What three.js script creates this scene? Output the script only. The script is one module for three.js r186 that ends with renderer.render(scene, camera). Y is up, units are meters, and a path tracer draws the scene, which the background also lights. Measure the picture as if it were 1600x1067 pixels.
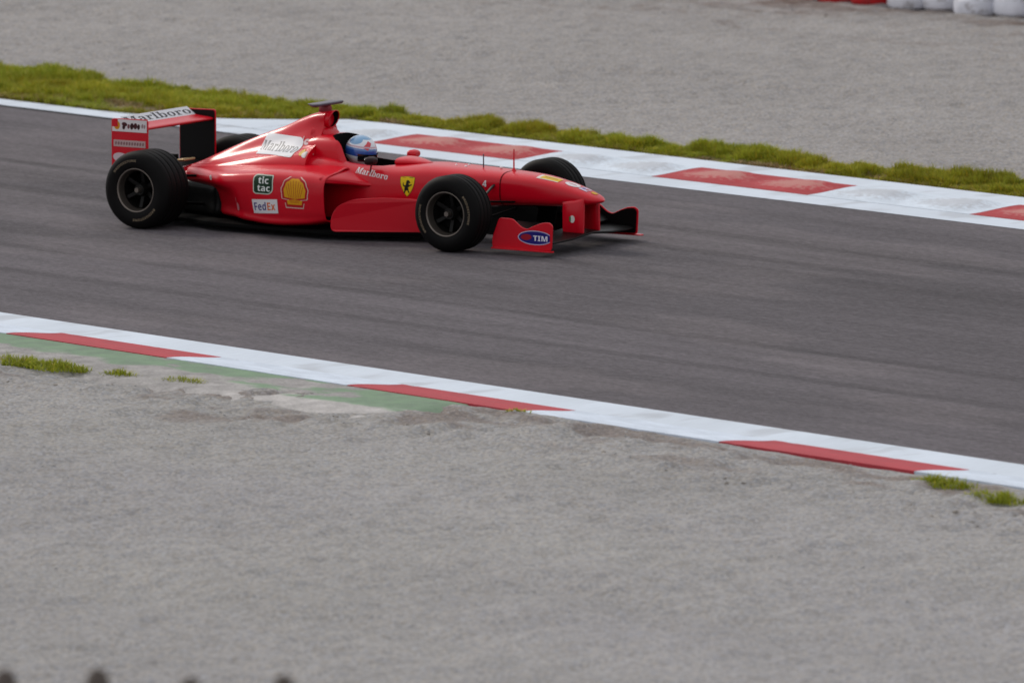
import * as THREE from 'three';
import { mergeGeometries } from 'three/addons/utils/BufferGeometryUtils.js';
import { RoundedBoxGeometry } from 'three/addons/geometries/RoundedBoxGeometry.js';
import { MarchingCubes } from 'three/addons/objects/MarchingCubes.js';
import { Brush, Evaluator, SUBTRACTION } from 'three-bvh-csg';

// ---------------------------------------------------------------- camera, sky, sun, exposure
const scene = new THREE.Scene();
const camera = new THREE.PerspectiveCamera(4.700, 1600 / 1067, 1, 4000);
camera.position.set(0, 8.13, 69);
camera.rotation.x = -THREE.MathUtils.degToRad(7.5196);
camera.focus = 64.2;
camera.userData.fStop = 2.8;

const SUN_DIR = new THREE.Vector3(-0.56, 0.62, -0.60).normalize();
{ // hazy overcast sky, a little brighter towards the veiled sun
  const W = 256, H = 128, d = new Float32Array(W * H * 4);
  for (let j = 0; j < H; j++) for (let i = 0; i < W; i++) {
    const el = ((j + 0.5) / H - 0.5) * Math.PI, az = ((i + 0.5) / W - 0.5) * 2 * Math.PI;
    const x = Math.cos(el) * Math.cos(az), y = Math.sin(el), z = Math.cos(el) * Math.sin(az);
    const c = Math.max(0, x * SUN_DIR.x + y * SUN_DIR.y + z * SUN_DIR.z);
    const L = 0.60 + 0.14 * Math.max(0, y) + 0.7 * Math.pow(c, 6);
    const k = (j * W + i) * 4;
    d[k] = L * 0.985; d[k + 1] = L * 1.0; d[k + 2] = L * 1.045; d[k + 3] = 1;
  }
  const sky = new THREE.DataTexture(d, W, H, THREE.RGBAFormat, THREE.FloatType);
  sky.mapping = THREE.EquirectangularReflectionMapping; sky.magFilter = THREE.LinearFilter; sky.needsUpdate = true;
  scene.background = sky; scene.environment = sky;
}
const sun = new THREE.DirectionalLight(0xfff4e6, 1.5);
sun.position.copy(SUN_DIR).multiplyScalar(60); sun.castShadow = true; sun.shadow.radius = 24;
Object.assign(sun.shadow.camera, { left: -25, right: 25, top: 25, bottom: -25, near: 1, far: 150 });
sun.shadow.mapSize.set(2048, 2048);
scene.add(sun, sun.target);
const renderer = new THREE.WebGLRenderer({ antialias: true });
renderer.toneMapping = THREE.LinearToneMapping;
renderer.toneMappingExposure = 0.95;
renderer.shadowMap.enabled = true;

// ---------------------------------------------------------------- helpers
let seedState = 1;
const seed = (s) => { seedState = s | 0; };
const rnd = () => { seedState = (seedState + 0x6d2b79f5) | 0; let t = Math.imul(seedState ^ (seedState >>> 15), 1 | seedState); t = (t + Math.imul(t ^ (t >>> 7), 61 | t)) ^ t; return ((t ^ (t >>> 14)) >>> 0) / 4294967296; };
const hash = (i, j) => { let h = Math.imul(i, 374761393) ^ Math.imul(j, 668265263); h = Math.imul(h ^ (h >>> 13), 1274126177); return ((h ^ (h >>> 16)) >>> 0) / 4294967296; };
const noise = (x, y, wx = 0, wy = 0) => {
  let i = Math.floor(x), j = Math.floor(y); const u = x - i, v = y - j, a = u * u * (3 - 2 * u), b = v * v * (3 - 2 * v);
  const m = (p, w) => (w ? ((p % w) + w) % w : p);
  const h = (p, q) => hash(m(p, wx), m(q, wy));
  return (h(i, j) * (1 - a) + h(i + 1, j) * a) * (1 - b) + (h(i, j + 1) * (1 - a) + h(i + 1, j + 1) * a) * b;
};
const fbm = (x, y, o = 4) => { let s = 0, a = 0.5, n = 0; for (let k = 0; k < o; k++) { s += a * noise(x + 17 * k, y + 31 * k); n += a; x *= 2.03; y *= 2.03; a *= 0.5; } return s / n; };
const lerp = (a, b, t) => a + (b - a) * t, clamp = (x, a = 0, b = 1) => Math.min(b, Math.max(a, x));
const smooth = (a, b, x) => { const t = clamp((x - a) / (b - a)); return t * t * (3 - 2 * t); };
const sh = (o) => { o.castShadow = true; o.receiveShadow = true; return o; };
const names = new Map();
const numbered = (n) => { const k = names.get(n) ?? 0; names.set(n, k + 1); return k ? `${n}_${String(k).padStart(3, '0')}` : n; };
function mesh(name, geo, mat, parent) { const m = sh(new THREE.Mesh(geo, mat)); m.name = name; parent.add(m); return m; }
function group(name, parent) { const g = new THREE.Group(); g.name = name; parent.add(g); return g; }
function tag(o, label, category, grp, kind) { o.userData.label = label; o.userData.category = category; if (grp) o.userData.group = grp; if (kind) o.userData.kind = kind; return o; }
const M = (color, roughness = 0.6, extra = {}) => new THREE.MeshPhysicalMaterial({ color: Array.isArray(color) ? new THREE.Color().setRGB(...color) : color, roughness, ...extra });
const canvas = (w, h) => { const c = document.createElement('canvas'); c.width = w; c.height = h; return c; };
const texOf = (c, srgb = true, wrap = false) => { const t = new THREE.CanvasTexture(c); if (srgb) t.colorSpace = THREE.SRGBColorSpace; if (wrap) t.wrapS = t.wrapT = THREE.RepeatWrapping; t.magFilter = THREE.LinearFilter; return t; };
function dataTex(w, h, f, srgb = true) { // f(x, y) -> [r,g,b] 0..255
  const d = new Uint8Array(w * h * 4);
  for (let y = 0; y < h; y++) for (let x = 0; x < w; x++) { const c = f(x, y), k = (y * w + x) * 4; d[k] = clamp(c[0], 0, 255); d[k + 1] = clamp(c[1], 0, 255); d[k + 2] = clamp(c[2], 0, 255); d[k + 3] = 255; }
  const t = new THREE.DataTexture(d, w, h); t.wrapS = t.wrapT = THREE.RepeatWrapping; t.magFilter = THREE.LinearFilter; if (srgb) t.colorSpace = THREE.SRGBColorSpace; t.needsUpdate = true; return t;
}
function pchip(xs, ys) {
  const n = xs.length, d = [], m = [];
  for (let i = 0; i < n - 1; i++) d.push((ys[i + 1] - ys[i]) / (xs[i + 1] - xs[i]));
  for (let i = 0; i < n; i++) m.push(i === 0 ? d[0] : i === n - 1 ? d[n - 2] : d[i - 1] * d[i] <= 0 ? 0 : 2 * d[i - 1] * d[i] / (d[i - 1] + d[i]));
  return (x) => {
    if (x <= xs[0]) return ys[0]; if (x >= xs[n - 1]) return ys[n - 1];
    let i = 0; while (x > xs[i + 1]) i++;
    const h = xs[i + 1] - xs[i], t = (x - xs[i]) / h, t2 = t * t, t3 = t2 * t;
    return (2 * t3 - 3 * t2 + 1) * ys[i] + (t3 - 2 * t2 + t) * h * m[i] + (-2 * t3 + 3 * t2) * ys[i + 1] + (t3 - t2) * h * m[i + 1];
  };
}
function geoFrom(pos, idx, uv) { const g = new THREE.BufferGeometry(); g.setAttribute('position', new THREE.Float32BufferAttribute(pos, 3)); if (uv) g.setAttribute('uv', new THREE.Float32BufferAttribute(uv, 2)); g.setIndex(idx); g.computeVertexNormals(); return g; }
function outward(g) { // flips faces of a closed shape that is inside out
  const p = g.attributes.position, ix = g.index.array; let v = 0; const a = new THREE.Vector3(), b = new THREE.Vector3(), c = new THREE.Vector3();
  for (let i = 0; i < ix.length; i += 3) { a.fromBufferAttribute(p, ix[i]); b.fromBufferAttribute(p, ix[i + 1]); c.fromBufferAttribute(p, ix[i + 2]); v += a.dot(b.cross(c)); }
  if (v < 0) { const o = []; for (let i = 0; i < ix.length; i += 3) o.push(ix[i], ix[i + 2], ix[i + 1]); g.setIndex(o); g.computeVertexNormals(); }
  return g;
}
// rings: array of arrays of [x,y,z], all the same length, closed rings; caps: close both ends
function skin(rings, capA = true, capB = true) {
  const n = rings[0].length, pos = [], idx = [];
  for (const r of rings) for (const p of r) pos.push(...p);
  for (let i = 0; i < rings.length - 1; i++) for (let j = 0; j < n; j++) { const a = i * n + j, b = i * n + (j + 1) % n; idx.push(a, b, a + n, b, b + n, a + n); }
  const cap = (r, flip) => { const s = pos.length / 3; const c = [0, 0, 0]; for (const p of r) { pos.push(...p); c[0] += p[0] / n; c[1] += p[1] / n; c[2] += p[2] / n; } pos.push(...c); for (let j = 0; j < n; j++) { const a = s + j, b = s + (j + 1) % n; flip ? idx.push(a, s + n, b) : idx.push(a, b, s + n); } };
  if (capA) cap(rings[0], true); if (capB) cap(rings[rings.length - 1], false);
  return outward(geoFrom(pos, idx));
}
function crClosed(pts, sub) { // closed Catmull-Rom through [a,b] points
  const n = pts.length, out = [];
  for (let i = 0; i < n; i++) { const p0 = pts[(i + n - 1) % n], p1 = pts[i], p2 = pts[(i + 1) % n], p3 = pts[(i + 2) % n];
    for (let k = 0; k < sub; k++) { const t = k / sub, t2 = t * t, t3 = t2 * t; out.push([0, 1].map((c) => 0.5 * (2 * p1[c] + (p2[c] - p0[c]) * t + (2 * p0[c] - 5 * p1[c] + 4 * p2[c] - p3[c]) * t2 + (3 * p1[c] - p0[c] - 3 * p2[c] + p3[c]) * t3))); } }
  return out;
}
// stations: [x, [[z,y],...closed control loop]]
function loft(stations, nx, sub, mirrorZ = 1) {
  const xs = stations.map((s) => s[0]), nc = stations[0][1].length;
  const f = []; for (let i = 0; i < nc; i++) f.push([pchip(xs, stations.map((s) => s[1][i][0])), pchip(xs, stations.map((s) => s[1][i][1]))]);
  const rings = [];
  for (let k = 0; k <= nx; k++) { const x = lerp(xs[0], xs[xs.length - 1], k / nx); rings.push(crClosed(f.map(([a, b]) => [a(x), b(x)]), sub).map(([z, y]) => [x, y, z * mirrorZ])); }
  return rings;
}
const half = (pts) => [...pts, ...pts.slice(1, -1).reverse().map(([z, y]) => [-z, y])]; // half outline from top centre to bottom centre -> closed loop
const tube = (a, b, r, r2 = r, n = 10) => { const A = new THREE.Vector3(...a), B = new THREE.Vector3(...b), L = A.distanceTo(B); const g = new THREE.CylinderGeometry(r2, r, L, n); g.applyQuaternion(new THREE.Quaternion().setFromUnitVectors(new THREE.Vector3(0, 1, 0), B.clone().sub(A).normalize())); g.translate(...A.clone().add(B).multiplyScalar(0.5).toArray()); return g; };
const strut = (a, b, w, h) => { const A = new THREE.Vector3(...a), B = new THREE.Vector3(...b); const g = tube(a, b, 1, 1, 10); g.dispose(); const q = new THREE.CylinderGeometry(1, 1, A.distanceTo(B), 12); q.scale(w / 2, 1, h / 2); q.applyQuaternion(new THREE.Quaternion().setFromUnitVectors(new THREE.Vector3(0, 1, 0), B.clone().sub(A).normalize())); q.translate(...A.clone().add(B).multiplyScalar(0.5).toArray()); return q; };
const plate = (pts, thick, bevel = 0.003) => { const s = new THREE.Shape(pts.map(([x, y]) => new THREE.Vector2(x, y))); const g = new THREE.ExtrudeGeometry(s, { depth: thick - 2 * bevel, bevelEnabled: bevel > 0, bevelSize: bevel, bevelThickness: bevel, bevelSegments: 2, curveSegments: 8 }); g.translate(0, 0, bevel - thick / 2); return g; };
const roundPoly = (pts, r, k = 4) => { const out = [], n = pts.length; for (let i = 0; i < n; i++) { const p = new THREE.Vector2(...pts[i]), a = new THREE.Vector2(...pts[(i + n - 1) % n]), b = new THREE.Vector2(...pts[(i + 1) % n]); const da = a.sub(p), db = b.sub(p), rr = Math.min(r, da.length() * 0.45, db.length() * 0.45); da.setLength(rr); db.setLength(rr); for (let j = 0; j <= k; j++) { const t = j / k; out.push([p.x + da.x * (1 - t) ** 2 + db.x * t * t, p.y + da.y * (1 - t) ** 2 + db.y * t * t]); } } return out; };
const V3 = (...a) => new THREE.Vector3(...a);

// ---------------------------------------------------------------- ground frame: t runs along the track, n across it towards the stand
const TA = THREE.MathUtils.degToRad(47.5), TV = [Math.cos(TA), Math.sin(TA)], NV = [-Math.sin(TA), Math.cos(TA)];
const TN = (t, n, y = 0) => [t * TV[0] + n * NV[0], y, t * TV[1] + n * NV[1]];
function sheet(t0, t1, nt, n0, n1, nn, h, uvs = 1, color, uvShift = [0, 0]) {
  const pos = [], idx = [], uv = [], col = [];
  const N0 = typeof n0 === 'function' ? n0 : () => n0, N1 = typeof n1 === 'function' ? n1 : () => n1;
  for (let i = 0; i <= nt; i++) for (let j = 0; j <= nn; j++) {
    const t = lerp(t0, t1, i / nt), n = lerp(N0(t), N1(t), j / nn);
    pos.push(...TN(t, n, typeof h === 'function' ? h(t, n, j / nn) : h)); uv.push((t - uvShift[0]) * uvs, (n - uvShift[1]) * uvs);
    if (color) col.push(...color(t, n));
  }
  for (let i = 0; i < nt; i++) for (let j = 0; j < nn; j++) { const a = i * (nn + 1) + j, b = a + 1, c = a + nn + 1, d = c + 1; idx.push(a, b, c, b, d, c); }
  const g = geoFrom(pos, idx, uv); if (color) g.setAttribute('color', new THREE.Float32BufferAttribute(col, 3));
  if (g.attributes.normal.getY(0) < 0) { const ix = g.index.array; for (let i = 0; i < ix.length; i += 3) { const s = ix[i]; ix[i] = ix[i + 1]; ix[i + 1] = s; } g.computeVertexNormals(); }
  return g;
}

// ---------------------------------------------------------------- ground textures
seed(7);
const gravelCells = [];
const GC = 72; // stones per tile side
for (let i = 0; i < GC * GC; i++) gravelCells.push([rnd(), rnd(), rnd(), rnd()]);
function gravelCell(u, v) { // u,v in 0..1 of the tile -> [distance to nearest stone edge, its tone, its hue]
  const x = u * GC, y = v * GC, i = Math.floor(x), j = Math.floor(y); let best = 9, id = null;
  for (let a = -1; a <= 1; a++) for (let b = -1; b <= 1; b++) { const c = gravelCells[((j + b + GC) % GC) * GC + (i + a + GC) % GC]; const dx = i + a + c[0] - x, dy = j + b + c[1] - y, d = dx * dx + dy * dy; if (d < best) { best = d; id = c; } }
  return [Math.sqrt(best), id[2], id[3]];
}
const GT = 768;
const gravelMap = dataTex(GT, GT, (x, y) => { const [d, tone, hue] = gravelCell(x / GT, y / GT); const g = 163 + (tone - 0.5) * 30 - 10 * smooth(0.45, 0.8, d); return [g * (1.005 + 0.03 * (hue - 0.5)), g * 0.985, g * (0.985 - 0.05 * (hue - 0.5))]; });
const gravelBump = dataTex(GT, GT, (x, y) => { const [d, tone] = gravelCell(x / GT, y / GT); const g = 255 * clamp((1 - d * 1.15)) * (0.6 + 0.4 * tone); return [g, g, g]; }, false);
const gravelMat = M([0.86, 0.86, 0.88], 0.95, { map: gravelMap, bumpMap: gravelBump, bumpScale: 0.004, vertexColors: true, specularIntensity: 0.25 });

const RUBBER = [[2.2, 0.5, 10], [3.6, 0.45, 12], [4.6, 0.6, 9], [6.1, 0.8, 7], [8.6, 0.35, 6], [1.0, 0.3, 7]]; // rubber laid down by tyres: centre, width, depth
const SKIDS = [[3.05, 0.012, 0.11, 17, 6, 26], [4.35, 0.015, 0.12, 15, 4, 25], [6.9, -0.02, 0.10, 11, 12, 34], [8.0, -0.018, 0.10, 12, 15, 36], [2.1, 0.03, 0.09, 13, 18, 38]]; // tyre marks: centre, drift, half width, depth, start, end
const AW = 2048, AH = 1024; // asphalt colour, 40 m along the track by 10 m across
const asphaltMap = dataTex(AW, AH, (x, y) => {
  const t = x / AW * 40, n = y / AH * 10;
  let g = 97 + 16 * (fbm(t * 0.35, n * 1.3, 3) - 0.5) + 15 * (fbm(t * 0.22 + 40, n * 5.5, 4) - 0.5) + 7 * (fbm(t * 0.9 + 9, n * 17, 3) - 0.5) + 16 * (hash(x, y + 991) - 0.5) + 16 * (noise(x * 0.45, y * 0.45) - 0.5);
  for (const [c, w, a] of RUBBER) { const q = (n - c - 0.12 * Math.sin(t * 0.23 + c)) / w; g -= a * Math.exp(-q * q) * (0.55 + 0.9 * fbm(t * 0.6 + c * 7, n * 6, 3)); }
  for (const [c, k, w, a, t0, t1] of SKIDS) { const q = (n - c - k * (t - 20)) / w; g -= a * Math.exp(-q * q * q * q) * smooth(t0, t0 + 3, t) * (1 - smooth(t1 - 4, t1, t)) * (0.35 + 1.1 * fbm(t * 1.3 + c * 5, n * 9, 3)); }
  const dust = 9 * smooth(0.52, 0.7, fbm(t * 0.5 + 3, n * 1.1 + 60, 4));
  return [(g + dust) * 1.025, (g + dust * 0.95) * 0.98, (g + dust * 0.85) * 1.015];
});
const asphaltBump = dataTex(512, 512, (x, y) => { const g = 255 * (0.5 * noise(x / 4, y / 4, 128, 128) + 0.5 * hash(x, y)); return [g, g, g]; }, false);
asphaltBump.repeat.set(26, 26);
const asphaltMat = M([0.93, 0.93, 0.95], 0.88, { map: asphaltMap, bumpMap: asphaltBump, bumpScale: 0.004, specularIntensity: 0.35 });

// ---------------------------------------------------------------- ground
const dirt = M([0.17, 0.15, 0.11], 0.95);
const groundGeo = new THREE.PlaneGeometry(3000, 3000).rotateX(-Math.PI / 2); groundGeo.translate(0, -0.3, 0);
tag(mesh('ground', groundGeo, dirt, scene), 'bare earth under and around the whole circuit', 'ground', null, 'structure');

{ // asphalt: uv 0..1 over 40 m x 10 m
  const g = sheet(-60, 60, 60, -2.95, 6.8, 8, 0, 1);
  const uv = g.attributes.uv; for (let i = 0; i < uv.count; i++) uv.setXY(i, (uv.getX(i) + 20) / 40, (uv.getY(i) + 3) / 10);
  tag(mesh('track', g, asphaltMat, scene), 'grey asphalt race track between the two kerbs', 'track', null, 'structure');
  const base = sheet(-60, 60, 2, -5.3, 9.2, 2, -0.022, 1);
  tag(mesh('track_bed', base, dirt, scene), 'packed earth bed under the track and kerbs', 'ground', null, 'structure');
}

// gravel: near bed edge follows the broken border of the concrete strip
const edgeNear = pchip([-8, 0, 3.2, 4.65, 5.25, 5.85, 6.45, 6.85, 7.0, 7.45, 7.8, 8.0, 8.6, 12, 16, 40], [8.85, 8.8, 8.62, 8.40, 8.22, 8.30, 8.12, 8.10, 8.72, 8.80, 8.55, 7.85, 7.70, 7.72, 7.74, 7.8]);
const lump = (t, n) => (fbm(t * 3.2, n * 3.2, 4) - 0.5);
function hNear(t, n) {
  const e = edgeNear(t) + 0.16 * (fbm(t * 2.1, 3.3, 3) - 0.5), d = n - e;
  let h = 0.022 + 0.030 * smooth(-0.06, 0.10, d) + 0.05 * smooth(0.2, 2.5, d);
  const rough = 0.55 + 0.9 * smooth(-0.1, 0.3, d) * (1 - smooth(0.5, 1.6, d));
  h += smooth(-0.05, 0.25, d) * (0.085 * rough * lump(t, n) + 0.055 * (fbm(t * 6.5, n * 7, 3) - 0.5) + 0.09 * (fbm(t * 0.35, n * 0.7, 2) - 0.5));
  { const q = (n - 9.22 - 0.25 * (fbm(t * 0.6, 2.2, 2) - 0.5) + 0.035 * (t - 5)) / 0.16; h += Math.exp(-q * q) * (0.10 * (fbm(t * 4.5, n * 7 + 3, 4) - 0.36)) - 0.018 * Math.exp(-((q - 2.2) ** 2)); } // furrow thrown up along the border
  for (const [c, w, a] of [[12.95, 0.16, 0.034], [14.7, 0.2, 0.026], [10.9, 0.25, 0.022], [13.8, 0.14, 0.018], [16.1, 0.2, 0.02]]) { const q = (n - c - 0.14 * (t - 10) * 0.12) / w; h -= a * Math.exp(-q * q); }
  return h;
}
function hFar(t, n) {
  const d = -4.72 - n; let h = -0.02 + 0.05 * smooth(0, 0.8, d) + smooth(0.2, 0.9, d) * (0.055 * lump(t, n) + 0.06 * (fbm(t * 6.5, n * 7, 3) - 0.5) + 0.07 * (fbm(t * 0.35, n * 0.6, 2) - 0.5));
  for (const [c, w, a] of [[-9.55, 0.17, 0.06], [-12.4, 0.25, 0.035], [-7.4, 0.2, 0.028], [-14.0, 0.2, 0.04]]) { const q = (n - c - 0.1 * Math.sin(t * 0.5)) / w; h -= a * Math.exp(-q * q) * (0.5 + fbm(t * 0.8, n, 2)); }
  h += 0.03 * smooth(-14.6, -16.2, n) * fbm(t * 1.7, n * 1.7, 3);
  return h;
}
const soil = [0.62, 0.555, 0.50];
const tintNear = (t, n) => { const d = n - edgeNear(t); const p = smooth(0.50, 0.66, fbm(t * 1.9 + 5, n * 4.5, 4)) * smooth(-0.2, 0.2, d) * (1 - smooth(0.7, 1.5, d)) * 0.85; const w = 0.93 + 0.16 * (fbm(t * 0.5, n * 0.9, 3) - 0.5) + 0.10 * (fbm(t * 2.2, n * 4.4, 3) - 0.5); const y = 0.06 * (fbm(t * 0.3 + 80, n * 0.5, 2) - 0.3); return [lerp(w * 1.005, soil[0], p), lerp(w * 1.02, soil[1], p), lerp(w * (1.0 - y), soil[2], p)]; };
const tintFar = (t, n) => { const p = smooth(0.42, 0.62, fbm(t * 2.1 + 50, n * 2.8, 4)) * smooth(-14.3, -15.8, n) * 0.9 + 0.55 * smooth(0.60, 0.70, fbm(t * 2.5 + 9, n * 6, 3)) * smooth(-12.0, -14.5, n); const w = 0.92 + 0.16 * (fbm(t * 0.5 + 7, n * 0.9, 3) - 0.5) + 0.09 * (fbm(t * 2.2, n * 4.4, 3) - 0.5); return [lerp(w * 1.0, soil[0], p), lerp(w * 0.995, soil[1], p), lerp(w * 0.95, soil[2], p)]; };
tag(mesh('gravel_near', sheet(-7, 25, 640, 7.5, 19, 230, hNear, 0.62, tintNear), gravelMat, scene), 'pale grey gravel trap on the near side of the track', 'gravel', null, 'structure');
tag(mesh('gravel_far', sheet(-26, 14, 700, -24, -4.68, 340, hFar, 0.62, tintFar, [0.31, 0.17]), gravelMat, scene), 'pale grey gravel trap behind the far kerb and grass', 'gravel', null, 'structure');
tag(mesh('gravel_run_off', (() => { const a = sheet(-200, 200, 40, 18.9, 60, 8, 0.0, 0.62, () => [0.92, 0.92, 0.9]), b = sheet(-200, 200, 40, -60, -23.9, 8, -0.01, 0.62, () => [0.92, 0.91, 0.9]); return mergeGeometries([a, b]); })(), gravelMat, scene), 'plain gravel continuing beyond the trap edges', 'gravel', null, 'structure');

// loose stones and clods: real little rocks on the gravel
const rockGeo = (() => { const g = new THREE.IcosahedronGeometry(1, 0); const p = g.attributes.position; for (let i = 0; i < p.count; i++) { const k = 0.75 + 0.5 * hash(Math.round(p.getX(i) * 50), Math.round(p.getY(i) * 50 + p.getZ(i) * 131)); p.setXYZ(i, p.getX(i) * k, p.getY(i) * k * 0.7, p.getZ(i) * k); } g.computeVertexNormals(); return g; })();
function scatter(name, label, count, place, mat, cat) {
  const im = sh(new THREE.InstancedMesh(rockGeo, mat, count)); im.name = name; const o = new THREE.Object3D(), c = new THREE.Color();
  for (let i = 0; i < count; i++) { const { t, n, h, s, g } = place(); const w = TN(t, n, h - s * 0.45); o.position.set(...w); o.rotation.set(rnd() * 6, rnd() * 6, rnd() * 6); o.scale.setScalar(s); o.updateMatrix(); im.setMatrixAt(i, o.matrix); im.setColorAt(i, c.setRGB(g[0], g[1], g[2])); }
  scene.add(im); return tag(im, label, cat, null, 'stuff');
}
const rockMat = M([1, 1, 1], 0.95, { specularIntensity: 0.2 });
seed(21);
scatter('gravel_stones', 'loose grey stones lying on the near gravel trap', 14000, () => { const t = lerp(1, 20, rnd()), n = lerp(7.8, 18.5, rnd()); const g = 0.30 + 0.14 * rnd(); return { t, n, h: hNear(t, n), s: n < edgeNear(t) + 0.03 ? 0.003 : 0.005 + 0.011 * rnd() ** 2, g: [g, g * 0.985, g * 0.97] }; }, rockMat, 'gravel');
scatter('gravel_pebbles', 'loose grey stones lying on the far gravel trap', 10000, () => { const t = lerp(-20, 4, rnd()), n = lerp(-18.5, -5.1, rnd()); const g = 0.29 + 0.13 * rnd(); return { t, n, h: hFar(t, n), s: 0.005 + 0.011 * rnd() ** 2, g: [g, g * 0.97, g * 0.94] }; }, rockMat, 'gravel');
scatter('soil_clods', 'dark earth clods along the near gravel border and barrier foot', 300, () => { if (rnd() < 0.72) { const t = lerp(1, 17, rnd()), n = 9.22 - 0.035 * (t - 5) + 0.34 * (rnd() + rnd() - 1); const k = fbm(t * 1.5, n * 3, 2) > 0.52 ? 1 : 0.3; const g = 0.15 + 0.10 * rnd(); return { t, n, h: hNear(t, n) - 0.004, s: (0.010 + 0.024 * rnd() ** 2) * k, g: [g, g * 0.9, g * 0.8] }; } const t = lerp(-20, -6, rnd()), n = -16.3 + 2.2 * rnd() ** 2; const g = 0.15 + 0.10 * rnd(); return { t, n, h: hFar(t, n) - 0.006, s: 0.010 + 0.022 * rnd() ** 2, g: [g, g * 0.82, g * 0.68] }; }, rockMat, 'soil');

// concrete apron behind the near kerb: faded green paint, worn through to concrete
{
  const tx = dataTex(1024, 160, (x, y) => {
    const t = -4 + x / 1024 * 14, n = 7.46 + y / 160 * 1.5; const b = fbm(t * 1.6, n * 3.5, 4), c = fbm(t * 9, n * 9, 3);
    let paint = smooth(0.38, 0.52, b + 0.22 * (c - 0.5)) * (1 - smooth(7.86, 7.98, n + 0.30 * (fbm(t * 3, n * 3 + 9, 3) - 0.5) - 0.22 * smooth(5.9, 6.5, t)));
    paint *= 0.70 + 0.4 * (c - 0.2) + 0.25 * (hash(x + 5, y) - 0.5);
    const g = 142 + 26 * smooth(5.6, 6.6, t + 0.5 * (b - 0.5)) * smooth(7.9, 8.1, n + 0.2 * (c - 0.5)) + 44 * (c - 0.5) + 26 * (hash(x, y) - 0.5);
    return [lerp(g * 1.01, 104 + 30 * (c - 0.5), paint), lerp(g * 0.99, 132 + 26 * (c - 0.5), paint), lerp(g * 0.98, 104 + 24 * (c - 0.5), paint)];
  });
  tx.wrapS = tx.wrapT = THREE.ClampToEdgeWrapping;
  const g = sheet(-4, 8.25, 90, 7.66, 9.1, 24, (t, n) => 0.046 - 0.14 * smooth(8.62, 9.1, n) - 0.10 * smooth(7.95, 8.25, t), 1); const uv = g.attributes.uv; for (let i = 0; i < uv.count; i++) uv.setXY(i, (uv.getX(i) + 4) / 14, (uv.getY(i) - 7.66) / 1.5);
  tag(mesh('pavement', g, M([1, 1, 1], 0.9, { map: tx }), scene), 'concrete strip with faded green paint behind the near kerb', 'pavement', null, 'structure');
}

// painted edge lines
const paintTex = (r, g, b, s, wear) => dataTex(1024, 128, (x, y) => { const a = fbm(x * 0.012 + s, y * 0.05, 4), c = hash(x + s, y), w = wear * smooth(0.55, 0.75, fbm(x * 0.03 + s * 3, y * 0.13, 4)); const k = 1 + 0.10 * (a - 0.5) + 0.05 * (c - 0.5); return [lerp(r * k, 120, w), lerp(g * k, 116, w), lerp(b * k, 116, w)]; });
const whiteLine = M([0.96, 0.98, 1.0], 0.7, { map: paintTex(204, 212, 222, 3, 0.22) });
tag(mesh('edge_line_near', sheet(-30, 40, 70, 6.76, 7.2, 2, 0.004, 0.12), whiteLine, scene), 'white painted line along the near track edge', 'line', null, 'structure');
tag(mesh('edge_line_far', sheet(-60, 30, 90, -3.36, (t) => -2.92 - 0.09 * (1 - smooth(-9, -4, t)), 2, 0.004, 0.12), whiteLine, scene), 'white painted line along the far track edge', 'line', null, 'structure');

// kerbs: one block after another, red and white in turn
const kerbTex = (r, g, b, s, wear, dust) => dataTex(512, 160, (x, y) => {
  const a = fbm(x * 0.02 + s, y * 0.03, 4), f = fbm(x * 0.09 + s, y * 0.16, 3), c = hash(x + s * 7, y);
  const k = 1 + 0.16 * (a - 0.5) + 0.08 * (f - 0.5) + 0.06 * (c - 0.5);
  let w = 0;
  if (wear) { // tyres scuff the crowns of the two ridges of each block down to the concrete
    for (const u of [0.26, 0.76]) { const du = (x / 512 - u) / 0.22, dv = (y / 160 - 0.5) / 0.34; w = Math.max(w, smooth(1.12, 0.55, Math.hypot(du, dv) + 0.9 * (f - 0.5) + 0.3 * (c - 0.5))); }
    w *= wear;
  }
  return [lerp(r * k, dust[0], w), lerp(g * k, dust[1], w), lerp(b * k, dust[2], w)];
});
const kerbRed = M([0.97, 0.97, 0.97], 0.75, { map: kerbTex(170, 44, 56, 1, 0, [0, 0, 0]) }), kerbWhite = M([0.95, 0.98, 1.0], 0.72, { map: kerbTex(204, 212, 224, 2, 0, [0, 0, 0]) });
const kerbRedWorn = M([0.97, 0.97, 0.97], 0.75, { map: kerbTex(160, 20, 32, 3, 0.8, [182, 136, 124]) }), kerbWhiteWorn = M([0.95, 0.98, 1.0], 0.72, { map: kerbTex(204, 212, 222, 4, 0.42, [156, 152, 154]) });
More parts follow.
